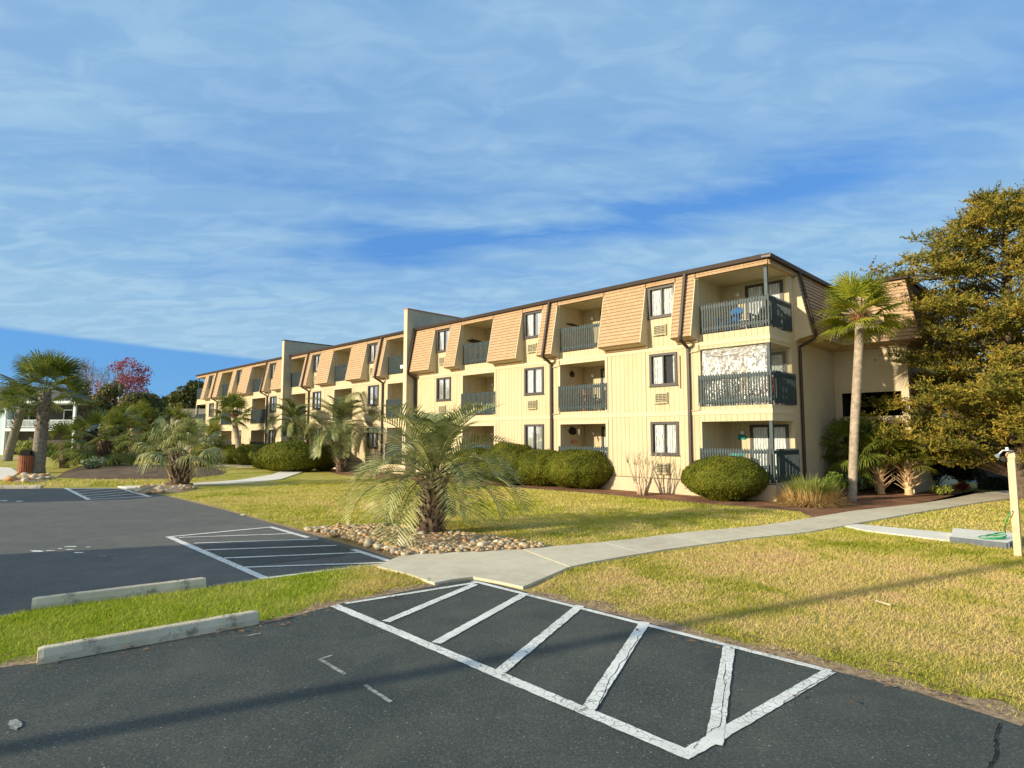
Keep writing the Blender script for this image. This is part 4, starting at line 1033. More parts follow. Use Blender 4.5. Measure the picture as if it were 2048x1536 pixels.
def bare(m, p, d, L, r, depth, rnd, spread=.5, up=.15, tips=None, split=3):
    if depth == 0 or r < .003:
        if tips is not None: tips.append(p.copy())
        return
    q = p+d*L; mid = p+d*L*.5+Vector((rnd.uniform(-1, 1), rnd.uniform(-1, 1), rnd.uniform(-.5, .5)))*L*.05
    m.tube([p, mid, q], [r, r*.85, r*.68], 5 if depth > 2 else 4, cap=False)
    for i in range(split if depth > 1 else split+1):
        v = Vector((rnd.gauss(0, 1), rnd.gauss(0, 1), rnd.gauss(0, 1))).normalized(); nd = (d+v*spread+Vector((0, 0, up))).normalized()
        bare(m, q if i else q, nd, L*rnd.uniform(.6, .85), r*.62, depth-1, rnd, spread, up, tips, split)

# ------------------------------------------------------------------ palms
def sabal(label, loc, H, R_, seed, trunk=(.19, .15), lean=(0, 0), mat='sabal_leaf', tmat='palm_trunk', n=34, pet=.75, bootz=None, group='cabbage palms', boot_mat='palm_boot', fibre=True, segs=28, width=.035, droop=.45, elev=(-.75, 1.5)):
    t = thing('cabbage_palm', label, 'palm tree', (loc[0], loc[1], 0), 0, group)
    trunk_mesh([(0, 0, 0), (lean[0]*.35, lean[1]*.35, H*.4), (lean[0]*.75, lean[1]*.75, H*.75), (lean[0], lean[1], H)], trunk, tmat, t, seed)
    if bootz:
        k = lambda z: (lean[0]*(z/H), lean[1]*(z/H))
        b = boots(t, bootz[0], bootz[1], trunk[1]+.01, trunk[1]+.03, bootz[2], seed+3, boot_mat, bootz[3], .6); b.location = (lean[0]*bootz[0]/H, lean[1]*bootz[0]/H, 0) if bootz[0] < H*.6 else (lean[0]*.93, lean[1]*.93, 0)
    if fibre:
        b = boots(t, H-.35, H-.02, trunk[1]-.0, trunk[1]+.05, 34, seed+9, 'palm_fibre', .20, .8, w=.03, name='fibre'); b.location = (lean[0]*.97, lean[1]*.97, 0)
        b = boots(t, H-.12, H+.25, trunk[1]-.02, trunk[1]-.02, 22, seed+10, 'palm_boot', .38, .9, w=.03, name='petiole_bases'); b.location = (lean[0], lean[1], 0)
    c = fan_crown(n, R_, pet, mat, t, seed, elev=elev, segs=segs, width=width, droop=droop); c.location = (lean[0], lean[1], H)
    return t
def pindo(label, loc, H, L, seed, n=30, r=(.24, .20), mat='pindo_leaf', group='feathery palms', boot=('palm_boot', .30), nb=60, elev=(-.6, 1.45), arch=1.0, ll=.5, lean=(0, 0), wid=.014, leaflets=46):
    t = thing('pindo_palm', label, 'palm tree', (loc[0], loc[1], 0), 0, group)
    trunk_mesh([(0, 0, 0), (lean[0]*.5, lean[1]*.5, H*.5), (lean[0], lean[1], H)], r, 'palm_boot_dark', t, seed, bump=.08)
    boots(t, .02, H, r[0]*.9, r[1]*1.0, nb, seed+1, 'palm_boot_mid', boot[1]*.9, .75, lean=lean, w=.045, name='old_leaf_bases')
    boots(t, .05, H*.98, r[0]*.92, r[1], nb//2, seed+2, boot[0], boot[1]*1.15, .65, lean=lean, w=.04)
    c = pinnate_crown(n, L, mat, t, seed, elev=elev, arch=arch, ll=ll, wid=wid, leaflets=leaflets); c.location = (lean[0], lean[1], H)
    return t

def plants():
    # centre palm, slightly leaning trunk cluster
    pindo('large feathery palm with drooping silvery fronds in the middle rock bed', G(862,1068), 1.22, 2.28, 11, n=38, r=(.27, .20), elev=(-.02, 1.52), arch=.86, ll=.50, lean=(.05, .0), nb=90, wid=.017, leaflets=29)
    t = sabal('silvery green palm with stubby trunk in the small rock bed beyond the car park', G(358,973), 1.40, 1.05, 21, trunk=(.42, .34), n=22, pet=1.15, mat='pindo_leaf', tmat='palm_boot_dark', bootz=(.0, 1.2, 70, .5), fibre=False, width=.034, droop=1.0, elev=(-.25, 1.45), segs=24, group=None)
    x, y = G(681,944); pindo(mat='pindo_leaf_dark', label='tall feathery palm against the facade behind the wedge shaped bush', loc=(x, y), H=2.95, L=2.75, seed=31, n=24, r=(.28, .26), elev=(-.3, 1.45), arch=1.0, ll=.6, nb=80, wid=.02, group=None)
    x, y = G(584,937); pindo(mat='pindo_leaf_dark', label='feathery palm standing in front of the far fire wall', loc=(x, y), H=3.2, L=2.1, seed=41, n=20, r=(.24, .24), elev=(-.3, 1.45), arch=1.0, ll=.5, nb=70, wid=.022, group=None)
    # tall right palm
    sabal('tall slender cabbage palm with pale smooth trunk by the building corner', G(1704,1002), 6.38, 1.08, 51, trunk=(.135, .15), lean=(.66, .1), n=25, pet=.78, mat='sabal_leaf_bright', segs=30, group=None, width=.032, elev=(-.50, 1.52), droop=.30)
    # left pair
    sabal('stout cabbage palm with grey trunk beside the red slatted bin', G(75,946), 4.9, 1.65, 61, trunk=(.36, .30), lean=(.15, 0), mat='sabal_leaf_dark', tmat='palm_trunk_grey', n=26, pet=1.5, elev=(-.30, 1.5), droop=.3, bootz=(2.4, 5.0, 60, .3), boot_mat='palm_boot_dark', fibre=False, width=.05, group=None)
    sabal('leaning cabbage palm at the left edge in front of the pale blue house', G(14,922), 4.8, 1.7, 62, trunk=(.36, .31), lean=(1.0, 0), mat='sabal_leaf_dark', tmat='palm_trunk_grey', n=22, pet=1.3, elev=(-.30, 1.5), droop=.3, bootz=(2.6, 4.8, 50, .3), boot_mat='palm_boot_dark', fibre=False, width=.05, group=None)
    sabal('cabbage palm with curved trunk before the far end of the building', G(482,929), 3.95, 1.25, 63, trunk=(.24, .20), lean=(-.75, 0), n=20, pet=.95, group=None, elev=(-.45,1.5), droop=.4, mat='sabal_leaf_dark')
    # bushy fan palms in the left bed
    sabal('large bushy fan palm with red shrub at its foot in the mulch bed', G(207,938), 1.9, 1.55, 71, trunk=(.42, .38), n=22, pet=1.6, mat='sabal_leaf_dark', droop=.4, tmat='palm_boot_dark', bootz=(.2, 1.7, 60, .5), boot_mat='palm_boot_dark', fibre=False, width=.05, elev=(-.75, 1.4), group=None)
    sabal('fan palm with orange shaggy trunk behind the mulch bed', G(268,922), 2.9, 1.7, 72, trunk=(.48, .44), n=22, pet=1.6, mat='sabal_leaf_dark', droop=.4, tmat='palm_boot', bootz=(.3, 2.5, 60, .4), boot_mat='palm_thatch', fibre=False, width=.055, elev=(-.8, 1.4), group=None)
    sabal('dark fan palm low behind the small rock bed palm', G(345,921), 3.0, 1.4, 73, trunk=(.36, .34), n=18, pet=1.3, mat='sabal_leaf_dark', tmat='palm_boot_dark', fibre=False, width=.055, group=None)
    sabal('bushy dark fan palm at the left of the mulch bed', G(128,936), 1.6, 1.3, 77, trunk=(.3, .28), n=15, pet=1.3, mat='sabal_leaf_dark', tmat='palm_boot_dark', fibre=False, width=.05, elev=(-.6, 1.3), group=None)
    sabal('shaggy fan palm between the hedge and the small rock bed palm', G(408,928), 1.9, 1.4, 78, trunk=(.28, .26), n=20, pet=1.0, mat='sabal_leaf', tmat='palm_boot_dark', fibre=False, width=.05, elev=(-.8, 1.4), group=None)
    # right low palms with splayed boots
    for lab, px, py, H, R_, sd in (('low fan palm with splayed orange leaf stubs nearest the tall palm', 1762, 988, 1.45, .85, 74), ('low fan palm with splayed leaf stubs under the cedar', 1818, 990, 1.25, .75, 75)):
        x, y = G(px, py); t = sabal(lab, (x, y), H, R_, sd, trunk=(.13, .12), n=24, pet=.7, mat='sabal_leaf', tmat='palm_thatch', fibre=False, width=.035, group=None, segs=26, elev=(.0, 1.45))
        boots(t, .12, H-.1, .10, .12, 44, sd, 'palm_thatch', .42, 1.25, w=.034)
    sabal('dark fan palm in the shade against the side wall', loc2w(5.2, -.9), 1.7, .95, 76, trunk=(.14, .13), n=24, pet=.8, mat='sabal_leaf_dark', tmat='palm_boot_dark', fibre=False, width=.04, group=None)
    x, y = G(1805,975); sabal('taller fan palm rising behind the splayed stubs in front of the dark passage', (x, y), 2.2, .95, 79, trunk=(.14, .13), n=22, pet=.8, mat='sabal_leaf', tmat='palm_boot_dark', fibre=False, width=.035, group=None)
    # round bushes: label, px centre, py bottom, width, height
    gr = 'clipped round bushes along the building'
    def FX(px, off): 
        a, b = (px-1024), 1216.0; ox, oy = BC[0]+.7078*off, BC[1]+.7064*off
        q = (ox-oy*a/b)/(.7064+.7078*a/b); return (ox-.7064*q, oy+.7078*q)
    for i, (lab, px, py, w, h, d) in enumerate([
        ('olive green oval clipped bush in front of the corner balcony', 1452, 1000, 2.75, 1.48, 2.3),
        ('large dark green clipped bush left of the bare crape myrtle', 1163, 976, 3.1, 1.60, 2.6),
        ('mossy clipped bush second to the left of the crape myrtle', 1086, 971, 2.8, 1.56, 2.4),
        ('clipped bush partly behind the fronds of the centre palm', 1020, 969, 2.8, 1.85, 2.4),
        ('clipped bush almost hidden behind the trunk of the centre palm', 950, 962, 2.6, 1.6, 2.2),
        ('wedge shaped clipped bush just right of the curving path', 648, 941, 1.75, 1.60, 2.4),
        ('widest dark clipped bush left of the curving path', 584, -3.6, 4.0, 1.85, 3.0),
        ('clipped bush joined to the left flank of the widest bush', 537, -3.2, 2.4, 1.70, 2.4),
        ('clipped bush in the far row, nearest to the widest bush', 502, -1.9, 2.5, 1.55, 2.4),
        ('second clipped bush of the far row counted from the widest bush', 474, -1.8, 2.4, 1.55, 2.3),
        ('third clipped bush of the far row counted from the widest bush', 452, -1.7, 2.2, 1.5, 2.2),
        ('fourth clipped bush of the far row counted from the widest bush', 433, -1.7, 2.2, 1.5, 2.2),
        ('last clipped bush of the far row beside the building end', 413, -1.7, 2.3, 1.5, 2.2)]):
        near = i < 5
        round_bush(lab, px, py, w, h, d, seed=100+i, density=800 if near else 220, size=.036 if near else .07, group=gr, loc=(G(px, py) if py > 0 else FX(px, py)))
    # ornamental grass clump
    x, y = G(1622,1010); t = thing('ornamental_grass', 'ornamental grass clump with straw base and green tips near the corner', 'grass clump', (x, y, 0))
    rng = random.Random(8)
    for nm, mat, n, Lr, base in (('green_blades', 'clump_green', 800, (.75, 1.2), .50), ('straw', 'clump_straw', 3600, (.40, .85), .72)):
        Q = []
        for i in range(n):
            a = rng.uniform(0, 2*pi); q = rng.random()**.5*base; b = Vector((q*cos(a), q*sin(a)*.8, 0)); out = rng.uniform(.1, .55)+q*.35; d = Vector((cos(a)*out, sin(a)*out, 1)).normalized()
            if nm == 'straw' and rng.random() < .5: d = Vector((cos(a)*1.1, sin(a)*1.1, rng.uniform(.1, .9))).normalized()
            L = rng.uniform(*Lr); s = Vector((-sin(a), cos(a), 0))*.009; g = Vector((0, 0, -1))
            p1 = b+d*L*.55; p2 = b+d*L+g*L*rng.uniform(.05, .35)
            if nm == 'straw': p2.z = max(.02, p2.z)
            Q += [b+s, b-s, p1-s, p1+s, p1+s, p1-s, p2-s*.2, p2+s*.2]
        link(nm, npmesh(nm, [tuple(q) for q in Q], 4), mat, t)
    # other shrubs at the right
    leafy_shrub('leafy_shrub', 'bright green leafy shrub between the grass clump and the tall palm', G(1668,1004), .55, .95, 'shrub_leaf', 1, 2600, .045)
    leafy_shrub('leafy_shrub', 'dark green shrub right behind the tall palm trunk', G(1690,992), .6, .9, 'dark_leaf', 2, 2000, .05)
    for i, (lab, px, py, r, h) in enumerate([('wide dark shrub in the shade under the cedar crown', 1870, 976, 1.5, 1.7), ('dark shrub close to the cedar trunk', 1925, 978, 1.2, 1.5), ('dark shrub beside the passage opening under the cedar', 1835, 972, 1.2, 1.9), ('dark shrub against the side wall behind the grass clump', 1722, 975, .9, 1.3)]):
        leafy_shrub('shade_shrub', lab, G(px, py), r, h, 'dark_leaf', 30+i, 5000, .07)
    leafy_shrub('leafy_shrub', 'small yellow green plant at the bed edge by the walk', G(1880,990), .4, .28, 'lime_leaf', 5, 600, .05)
    leafy_shrub('leafy_shrub', 'low reddish plant near the cedar trunk', G(1925,985), .35, .35, 'red_shrub_leaf', 6, 600, .05)
    # bare crape myrtle and its paler neighbour
    for lab, (px, py), sd, sc, col in (('bare crape myrtle with pale multi stem trunk before the ground floor window', (1285,990), 5, 1.0, 'pale_bark'), ('small bare shrub against the facade behind the centre palm', (1010,962), 6, .95, 'pale_bark')):
        x, y = G(px, py); t = thing('crape_myrtle', lab, 'shrub', (x, y, 0)); rnd = random.Random(sd); m = MB()
        for i in range(9):
            a = i*.7+rnd.uniform(-.2, .2); o = Vector((cos(a)*.13, sin(a)*.13, 0)); d = Vector((cos(a)*.38, sin(a)*.38, 1)).normalized()
            k1 = o+d*.5*sc; m.tube([o, o+d*.25*sc+Vector((0, 0, .02)), k1], [.05, .042, .036], 6)
            m.ball(k1, .05, 6, 5)
            for j in range(2):
                v = (d+Vector((rnd.uniform(-.35, .35), rnd.uniform(-.35, .35), .5))).normalized(); q = k1+v*rnd.uniform(.5, .75)*sc; m.tube([k1, (k1+q)/2+Vector((rnd.uniform(-.03, .03), 0, 0)), q], [.022, .018, .013], 5)
                for l in range(3):
                    v2 = (v+Vector((rnd.uniform(-.5, .5), rnd.uniform(-.5, .5), .35))).normalized(); q2 = q+v2*rnd.uniform(.3, .6)*sc; m.tube([q, q2], [.010, .006], 4)
        m.obj('stems', col, t, True)
    # left bed shrubs
    leafy_shrub('leafy_shrub', 'lime green shrub left of the bushy fan palm', G(150,932), 1.0, 1.05, 'lime_leaf', 11, 2200, .09)
    leafy_shrub('leafy_shrub', 'variegated pale shrub at the foot of the bushy fan palm', G(182,944), .65, .8, 'variegated_leaf', 12, 1500, .08)
    leafy_shrub('leafy_shrub', 'dark red shrub at the foot of the bushy fan palm', G(228,934), .75, .85, 'red_shrub_leaf', 13, 1800, .07)
    leafy_shrub('leafy_shrub', 'low green shrub behind the bed below the orange trunk', G(255,927), .9, .55, 'shrub_leaf', 14, 1500, .08)
    leafy_shrub('leafy_shrub', 'dark spreading shrub left of the small rock bed palm', G(322,936), .9, 1.1, 'dark_leaf', 15, 2000, .09)
    leafy_shrub('leafy_shrub', 'small brown shrub on the lawn right of the small rock bed palm', G(407,936), .5, .4, 'red_shrub_leaf', 16, 700, .06)
    leafy_shrub('leafy_shrub', 'bright green shrub between the two left palm trunks', G(48,912), 1.5, 1.5, 'lime_leaf', 17, 2000, .12)
    leafy_shrub('leafy_shrub', 'green shrub right of the stout palm trunk', G(93,915), 1.2, 1.5, 'shrub_leaf', 18, 2000, .12)
    leafy_shrub('leafy_shrub', 'spiky little green shrub on the lawn before the fan palms', G(108,922), .7, .9, 'shrub_leaf', 19, 900, .1)

def cedar():
    x, y = 17.95, 21.6; t = thing('cedar_tree', 'big olive and rust coloured cedar at the right edge of the lawn', 'tree', (x, y, 0))
    rnd = random.Random(9); rng = np.random.default_rng(9); m = MB()
    H = 11.0
    m.tube([(0, 0, 0), (.2, 0, 2), (-.1, .1, 5), (.1, 0, 8), (.1, 0, H)], [.34, .27, .2, .12, .02], 10)
    m.tube([(.05, 0, .5), (.9, .2, 2.2), (1.6, .3, 4)], [.2, .15, .08], 8); cl = []
    def prof(z):
        K = [(0, 3.6), (1.4, 4.3), (2.6, 5.0), (3.5, 4.4), (4.4, 3.5), (5.6, 3.5), (6.5, 4.6), (7.7, 4.8), (8.2, 3.4), (9.7, 2.2), (11.2, .3)]
        for (a, b), (c, d) in zip(K, K[1:]):
            if a <= z <= c: return b+(d-b)*(z-a)/(c-a)
        return .3
    nb = 165
    for i in range(nb):
        z = .95+(H-1.1)*(i/nb)**1.12; a = i*2.39996+rnd.uniform(-.4, .4); R_ = prof(z)*rnd.choice((1, 1, .92, .8, 1.08, .65))
        e = Vector((R_*cos(a), R_*sin(a), z+R_*.10+rnd.uniform(-.3, .3)))
        if z < 2.6 and a % (2*pi) > 3.5 and R_ > 3.3: e.z += .6
        b = Vector((0, 0, max(.7, z-.35*R_*.6))); mid = b.lerp(e, .5)+Vector((0, 0, .12*R_)); m.tube([b, mid, e], [.075*(1-i/nb)+.02, .045*(1-i/nb)+.012, .008], 5)
        k = 4+int(R_*2.3)
        for j in range(k):
            s = .30+.72*(j+rnd.random())/k; p = b.lerp(mid, s*2) if s < .5 else mid.lerp(e, s*2-1)
            o = .11*R_*(1.1-s)+.10; p = p+Vector((rnd.gauss(0, o), rnd.gauss(0, o), rnd.gauss(0, .10))); cl.append((p, rnd.uniform(.26, .50)))
    m.obj('trunk', 'bark', t)
    # each clump: upright feathery sprays made of narrow leaflets
    C = np.array([tuple(c[0]) for c in cl]); r = np.array([c[1] for c in cl]); ns, per = 11, 13
    si = np.repeat(np.arange(len(cl)), ns); v = rng.normal(size=(len(si), 3)); v[:, 2] = np.abs(v[:, 2])*.75-.22; v /= np.linalg.norm(v, axis=1)[:, None]
    base = C[si]+v*(r[si]*.25)[:, None]; ln = r[si]*rng.uniform(.7, 1.25, len(si))
    idx = np.repeat(np.arange(len(si)), per); n = len(idx); f = np.tile((np.arange(per)+.5)/per, len(si))+rng.uniform(-.03, .03, n)
    P0 = base[idx]+v[idx]*(ln[idx]*f)[:, None]*np.array([1.15, 1.15, .8]); P0[:, 2] += .10*f*f*ln[idx]*2-.03
    d = v[idx]+rng.normal(size=(n, 3))*.62; d[:, 2] += .22; d /= np.linalg.norm(d, axis=1)[:, None]
    s = np.cross(d, rng.normal(size=(n, 3))); s /= np.linalg.norm(s, axis=1)[:, None]
    L = (rng.uniform(.09, .15, n)*(1.15-.55*f))[:, None]; w = rng.uniform(.016, .029, n)[:, None]
    Q = np.stack([P0, P0+d*L*.45-s*w, P0+d*L, P0+d*L*.45+s*w], 1).reshape(-1, 3)
    link('crown', npmesh('crown', Q, 4), 'cedar_leaf', t)

def background():
    # pale blue raised house, far left
    z = 74; X = lambda px: (px-1024)/1214*z
    t = thing('beach_house', 'pale blue raised house with white railed porch behind the left palms', 'house', (X(80), z, 0))
    # local: x to the right, y away ; eave 6.5 m
    def bx(nm, mat, *b): return MB().box(*b).obj(nm, mat, t)
    W0, W1 = -24, 4.6
    bx('wall', 'house_blue', W0, W1-3.0, 2.2, 4.8, 3.2, 6.2); bx('wall', 'house_blue', W0, -4.1, 0, 2.2, .0, 6.2)
    m = MB(); y0, y1 = -1.0, 5.0
    m.add([(W0, y0, 6.45), (W1+.4, y0, 6.45), (W1+.4, y1, 6.45), (W0, y1, 6.45), (W0, 2, 8.5), (W1-4.2, 2, 8.5), (W0, y0, 6.3), (W1+.4, y0, 6.3), (W1+.4, y1, 6.3), (W0, y1, 6.3)], [(0, 1, 5, 4), (1, 2, 5), (2, 3, 4, 5), (0, 4, 3), (6, 9, 8, 7), (0, 6, 7, 1), (1, 7, 8, 2)])
    m.obj('roof', 'house_roof', t)
    bx('fascia', 'house_trim', W0, W1+.5, -1.1, -1.005, 6.2, 6.5); bx('porch_floor', 'house_trim', -4.1, W1, -.6, 2.2, 2.85, 3.2)
    bx('porch_ceiling', 'house_trim', -4.1, W1, -.6, 2.2, 6.15, 6.28); bx('side_wall', 'house_blue', W1-.25, W1-.15, 2.2, 4.8, 3.2, 6.15)
    bx('front_wall', 'house_dark', -4.1, W1-.1, 2.1, 2.19, 3.2, 6.15)
    for xx in (-4.0, .4, W1-.2):
        bx('column', 'house_trim', xx-.14, xx+.14, -.55, -.3, 0, 6.15)
    r = MB(); r.box(-4.1, W1, -.50, -.42, 4.15, 4.23); r.box(-4.1, W1, -.50, -.42, 3.32, 3.40)
    for i in range(60): xx = -4.0+i*.145; r.box(xx, xx+.05, -.48, -.44, 3.40, 4.15)
    r.obj('porch_railing', 'house_trim', t)
    bx('undercroft', 'house_dark', -4.0, W1-.3, 1.0, 4.5, 0, 2.85)
    for xx in (-3.2, 1.2):
        w = MB(); w.box(xx, xx+1.3, 2.02, 2.09, 3.9, 5.6); w = w.obj('window', 'house_trim', t); MB().box(xx+.15, xx+1.15, 2.0, 2.019, 4.05, 5.45).obj('pane', 'interior_dark', w)
    bx('stair', 'house_trim', -2.5, -.4, -1.4, -1.2, 1.2, 1.45)
    # grey roofed low building beyond the far end
    t = thing('low_building', 'low building with grey roof beyond the far end of the apartments', 'building', (-35.0, 66, 0)); MB().box(-2.2, 5, 0, 4, 0, 4.3).obj('wall', 'pier_gray', t)
    MB().prism([(-2.6, 4.3), (5.4, 4.3), (5.0, 5.2), (-2.3, 5.2)], -.4, 4.4).obj('roof', 'grey_roof', t)
    t = thing('gabled_house', 'small house with teal gable roof behind the palms', 'house', (-44, 84, 0)); MB().box(-3, 3, 0, 6, 0, 5.2).obj('wall', 'house_trim', t)
    MB().prism([(-3.6, 5.2), (3.6, 5.2), (0, 7.6)], -.4, 6.4).obj('roof', 'teal_roof', t)
    # utility poles
    def pole(label, p, h, r, mat='twig_grey', arm=True, lean=0):
        t = thing('utility_pole', label, 'pole', (p[0], p[1], 0)); MB().tube([(0, 0, 0), (lean, 0, h)], [r, r*.8], 10).obj('shaft', mat, t)
        if arm: MB().box(-1.0+lean, 1.0+lean, -.05, .05, h-.6, h-.48).obj('crossarm', mat, t)
    x = (234-1024)/1214*85; pole('pale utility pole standing before the red leaved tree', (x, 85), 9.6, .16, 'pale_bark', False)
    pole('brown utility pole at the near left of the car park, outside the view', (-11.6, .3), 11.5, .125, 'bark', True, .0)
    # trees behind
    def X_(px, d): return ((px-1024)/1214*d, d)
    g = 'trees beyond the far end'
    # bare tree
    for lab, px, d, H, sd, rs in (('tall leafless grey tree behind the blue house', 183, 92, 13.5, 3, .20), ('leafless grey tree just right of the tall leafless one', 215, 96, 12.5, 4, .18)):
        p = X_(px, d); t = thing('bare_tree', lab, 'tree', (p[0], p[1], 0), 0, g); m = MB(); rnd = random.Random(sd)
        bare(m, Vector((0, 0, 0)), Vector((0, 0, 1)), H*.30, rs, 7, rnd, .42, .16, None, 3); m.obj('branches', 'twig_grey', t)
    tree('red_maple', 'leafing red maple behind the palms on the left', X_(248, 90), 13.7, 3.7, 'red_leaf', 512, n=4200, size=.16, clumps=34, cz=.70, group=g, trunk_r=.22)
    k = 0
    for lab, px, d, H, cr, mat in [
        ('olive tree mass behind the blue house roof end', 165, 80, 8.6, 3.6, 'tree_leaf_olive'), ('olive brown tree below the red maple', 215, 78, 8.6, 3.4, 'tree_leaf_olive'),
        ('dark evergreen right of the red maple', 290, 82, 7.4, 2.8, 'tree_leaf'), ('brownish leafing tree right below the red maple crown', 268, 74, 7.0, 3.0, 'tree_leaf_olive'),
        ('low dark evergreen in the gap before the building end', 322, 90, 7.6, 3.0, 'tree_leaf'), ('rounded evergreen next to the building end', 362, 76, 7.8, 3.0, 'tree_leaf'), ('taller evergreen right behind the building end', 386, 74, 8.6, 3.0, 'tree_leaf'),
        ('evergreen behind the low grey roofed building', 348, 100, 8.8, 4.0, 'tree_leaf'), ('dark evergreen left behind the blue house', 120, 100, 7.5, 4.0, 'tree_leaf')]:
        tree('evergreen_tree', lab, X_(px, d), H, cr, mat, 200+k, n=5500, size=.22, clumps=24, cz=.45, group=g); k += 1
    # right side behind the cedar
    for lab, px, d, H, cr in [('evergreen far behind the cedar on the right', 2010, 48, 8.5, 4.0), ('second evergreen behind the cedar at the frame edge', 2100, 44, 7.5, 3.5), ('dark tree between the building wing and the cedar', 1905, 42, 8.0, 3.2)]:
        p = ((px-1024)/1214*d, d); tree('evergreen_tree', lab, p, H, cr, 'tree_leaf', 300+k, n=6000, size=.16, clumps=26, cz=.5, group='trees behind the cedar'); k += 1
    # clipped box hedge and low dark wall at the right
    x, y = G(1997, 979); t = thing('box_hedge', 'dark green square clipped hedge beyond the end of the walk', 'hedge', (x, y, 0), R(-12)); MB().box(-.55, .62, -.4, .4, 0, .46).obj('inner_foliage', 'dark_leaf', t)
    rng = np.random.default_rng(4); n = 2600; C = rng.uniform((-.57, -.42, .02), (.64, .42, .48), (n, 3)); f = rng.integers(0, 3, n); C[f == 0, 2] = .48; C[f == 1, 1] = -.42; C[f == 2, 1] = .42
    link('foliage', npmesh('foliage', leaves_np(C, rng.normal(size=(n, 3)), .035, rng, .5, .5), 4), 'dark_leaf', t)
    t = thing('brick_wall', 'low dark brick wall behind the square hedge', 'wall', (24.5, 31, 0), R(-14)); MB().box(-3.5, 6, 0, .25, 0, .85).obj('wall', 'dark_brick', t); MB().box(-3.55, 6.05, -.04, .29, .852, .92).obj('coping', 'pier_gray', t)
    car('silver car parked beyond the low wall at the right edge', (27.2, 34.5, 0), R(-10), 'silver_paint')
    # unseen canopies, added and shaped only to shade the left car park
    def add_shade_canopy(label, quad, h):
        c = Vector((sum(q[0] for q in quad)/len(quad), sum(q[1] for q in quad)/len(quad))); t = thing('shade_canopy', label, 'shade_canopy', (c.x, c.y, 0)); q2 = [(q[0]-c.x, q[1]-c.y) for q in quad]
        MB().slab(q2, h, h+.18).obj('roof', 'grey_roof', t)
        for q in q2: MB().tube([(q[0]*.92, q[1]*.92, 0), (q[0]*.92, q[1]*.92, h)], .06, 8).obj('post', 'black_metal', t)
    k = 3.4/tan(SUN_EL)
    sh = lambda p: (p[0]-SUN_AZ[0]*k, p[1]-SUN_AZ[1]*k)
    add_shade_canopy('added flat canopy shading the near left car park, outside the view', [sh(q) for q in [(-18, 8.2), (-4.0, 13.15), (-2.5, 10.75), (-6.15, 7.6), (-18, -1.0)]], 3.4)
    add_shade_canopy('added flat canopy shading the far left car park, outside the view', [sh(q) for q in [(-34, 15.8), (-13.6, 20.9), (-13.2, 22.4), (-15, 25.3), (-40, 24.5)]], 3.4)

def car(label, loc, rz, paint):
    t = thing('parked_car', label, 'car', loc, rz)
    prof = [(-2.2, .35), (-2.2, .75), (-1.9, .92), (-1.0, 1.0), (-.55, 1.42), (.75, 1.45), (1.45, 1.02), (2.1, .9), (2.25, .6), (2.2, .35)]
    MB().prism(prof, -.82, .82).obj('body', paint, t)
    gl = [(-.92, 1.01), (-.52, 1.37), (.70, 1.40), (1.32, 1.03)]
    MB().prism(gl, -.835, .835).obj('side_glass', 'interior_dark', t)
    MB().add([(-1.0, -.7, 1.012), (-1.0, .7, 1.012), (-.57, .68, 1.41), (-.57, -.68, 1.41)], [(0, 1, 2, 3)]).obj('windscreen', 'interior_dark', t)
    for sx in (-1.4, 1.4):
        for sy in (-1, 1):
            w = MB(); w.tube([(sx, sy*.70, .33), (sx, sy*.86, .33)], .33, 18); w = w.obj('wheel', 'rubber', t); MB().tube([(sx, sy*.861, .33), (sx, sy*.87, .33)], .2, 14).obj('rim', 'chrome', w)
    for sy in (-.62, .62): MB().ball((-2.16, sy, .70), (.07, .14, .08), 10, 6).obj('headlight', 'white_plastic', t, True)

# ------------------------------------------------------------------ small things on the ground
def wheel_stop(label, a, b, w=.17, h=.14):
    a = Vector(G(*a)); b = Vector(G(*b)); d = b-a; L = d.length; n = Vector((-d.y, d.x)).normalized(); c = (a+b)/2+n*w/2
    t = thing('wheel_stop', label, 'wheel stop', (c.x, c.y, 0), atan2(d.y, d.x), 'concrete wheel stops')
    bm = bmesh.new(); pr = [(-w/2, 0), (-w/2+.006, h*.45), (-w/2+.032, h-.01), (-w/2+.042, h), (w/2-.042, h), (w/2-.032, h-.01), (w/2-.006, h*.45), (w/2, 0)]
    N = 44; rnd = random.Random(int(L*1000)); rows = []
    for i in range(N+1):
        x = -L/2+L*i/N; e = min(1, min(i, N-i)/1.0+.0); row = []
        for y, z in pr:
            j = .0012; row.append(bm.verts.new((x+(0 if 0 < i < N else (-.0)), y*(.88 if i in (0, N) else 1)+rnd.uniform(-j, j), max(.004, z*(.94 if i in (0, N) else 1)+(rnd.uniform(-j, j) if z > 0 else 0))+.0)))
        rows.append(row)
    for r0, r1 in zip(rows, rows[1:]):
        for k in range(len(pr)-1): bm.faces.new((r0[k], r1[k], r1[k+1], r0[k+1]))
    bm.faces.new(rows[0]); bm.faces.new(rows[-1][::-1])
    me = bpy.data.meshes.new('block'); bm.to_mesh(me); bm.free(); link('block', me, 'stop_concrete', t)
    for x in (-L*.32, L*.32): MB().tube([(x, 0, h-.02), (x, 0, h+.004)], .012, 8).obj('pin', 'bronze', t)
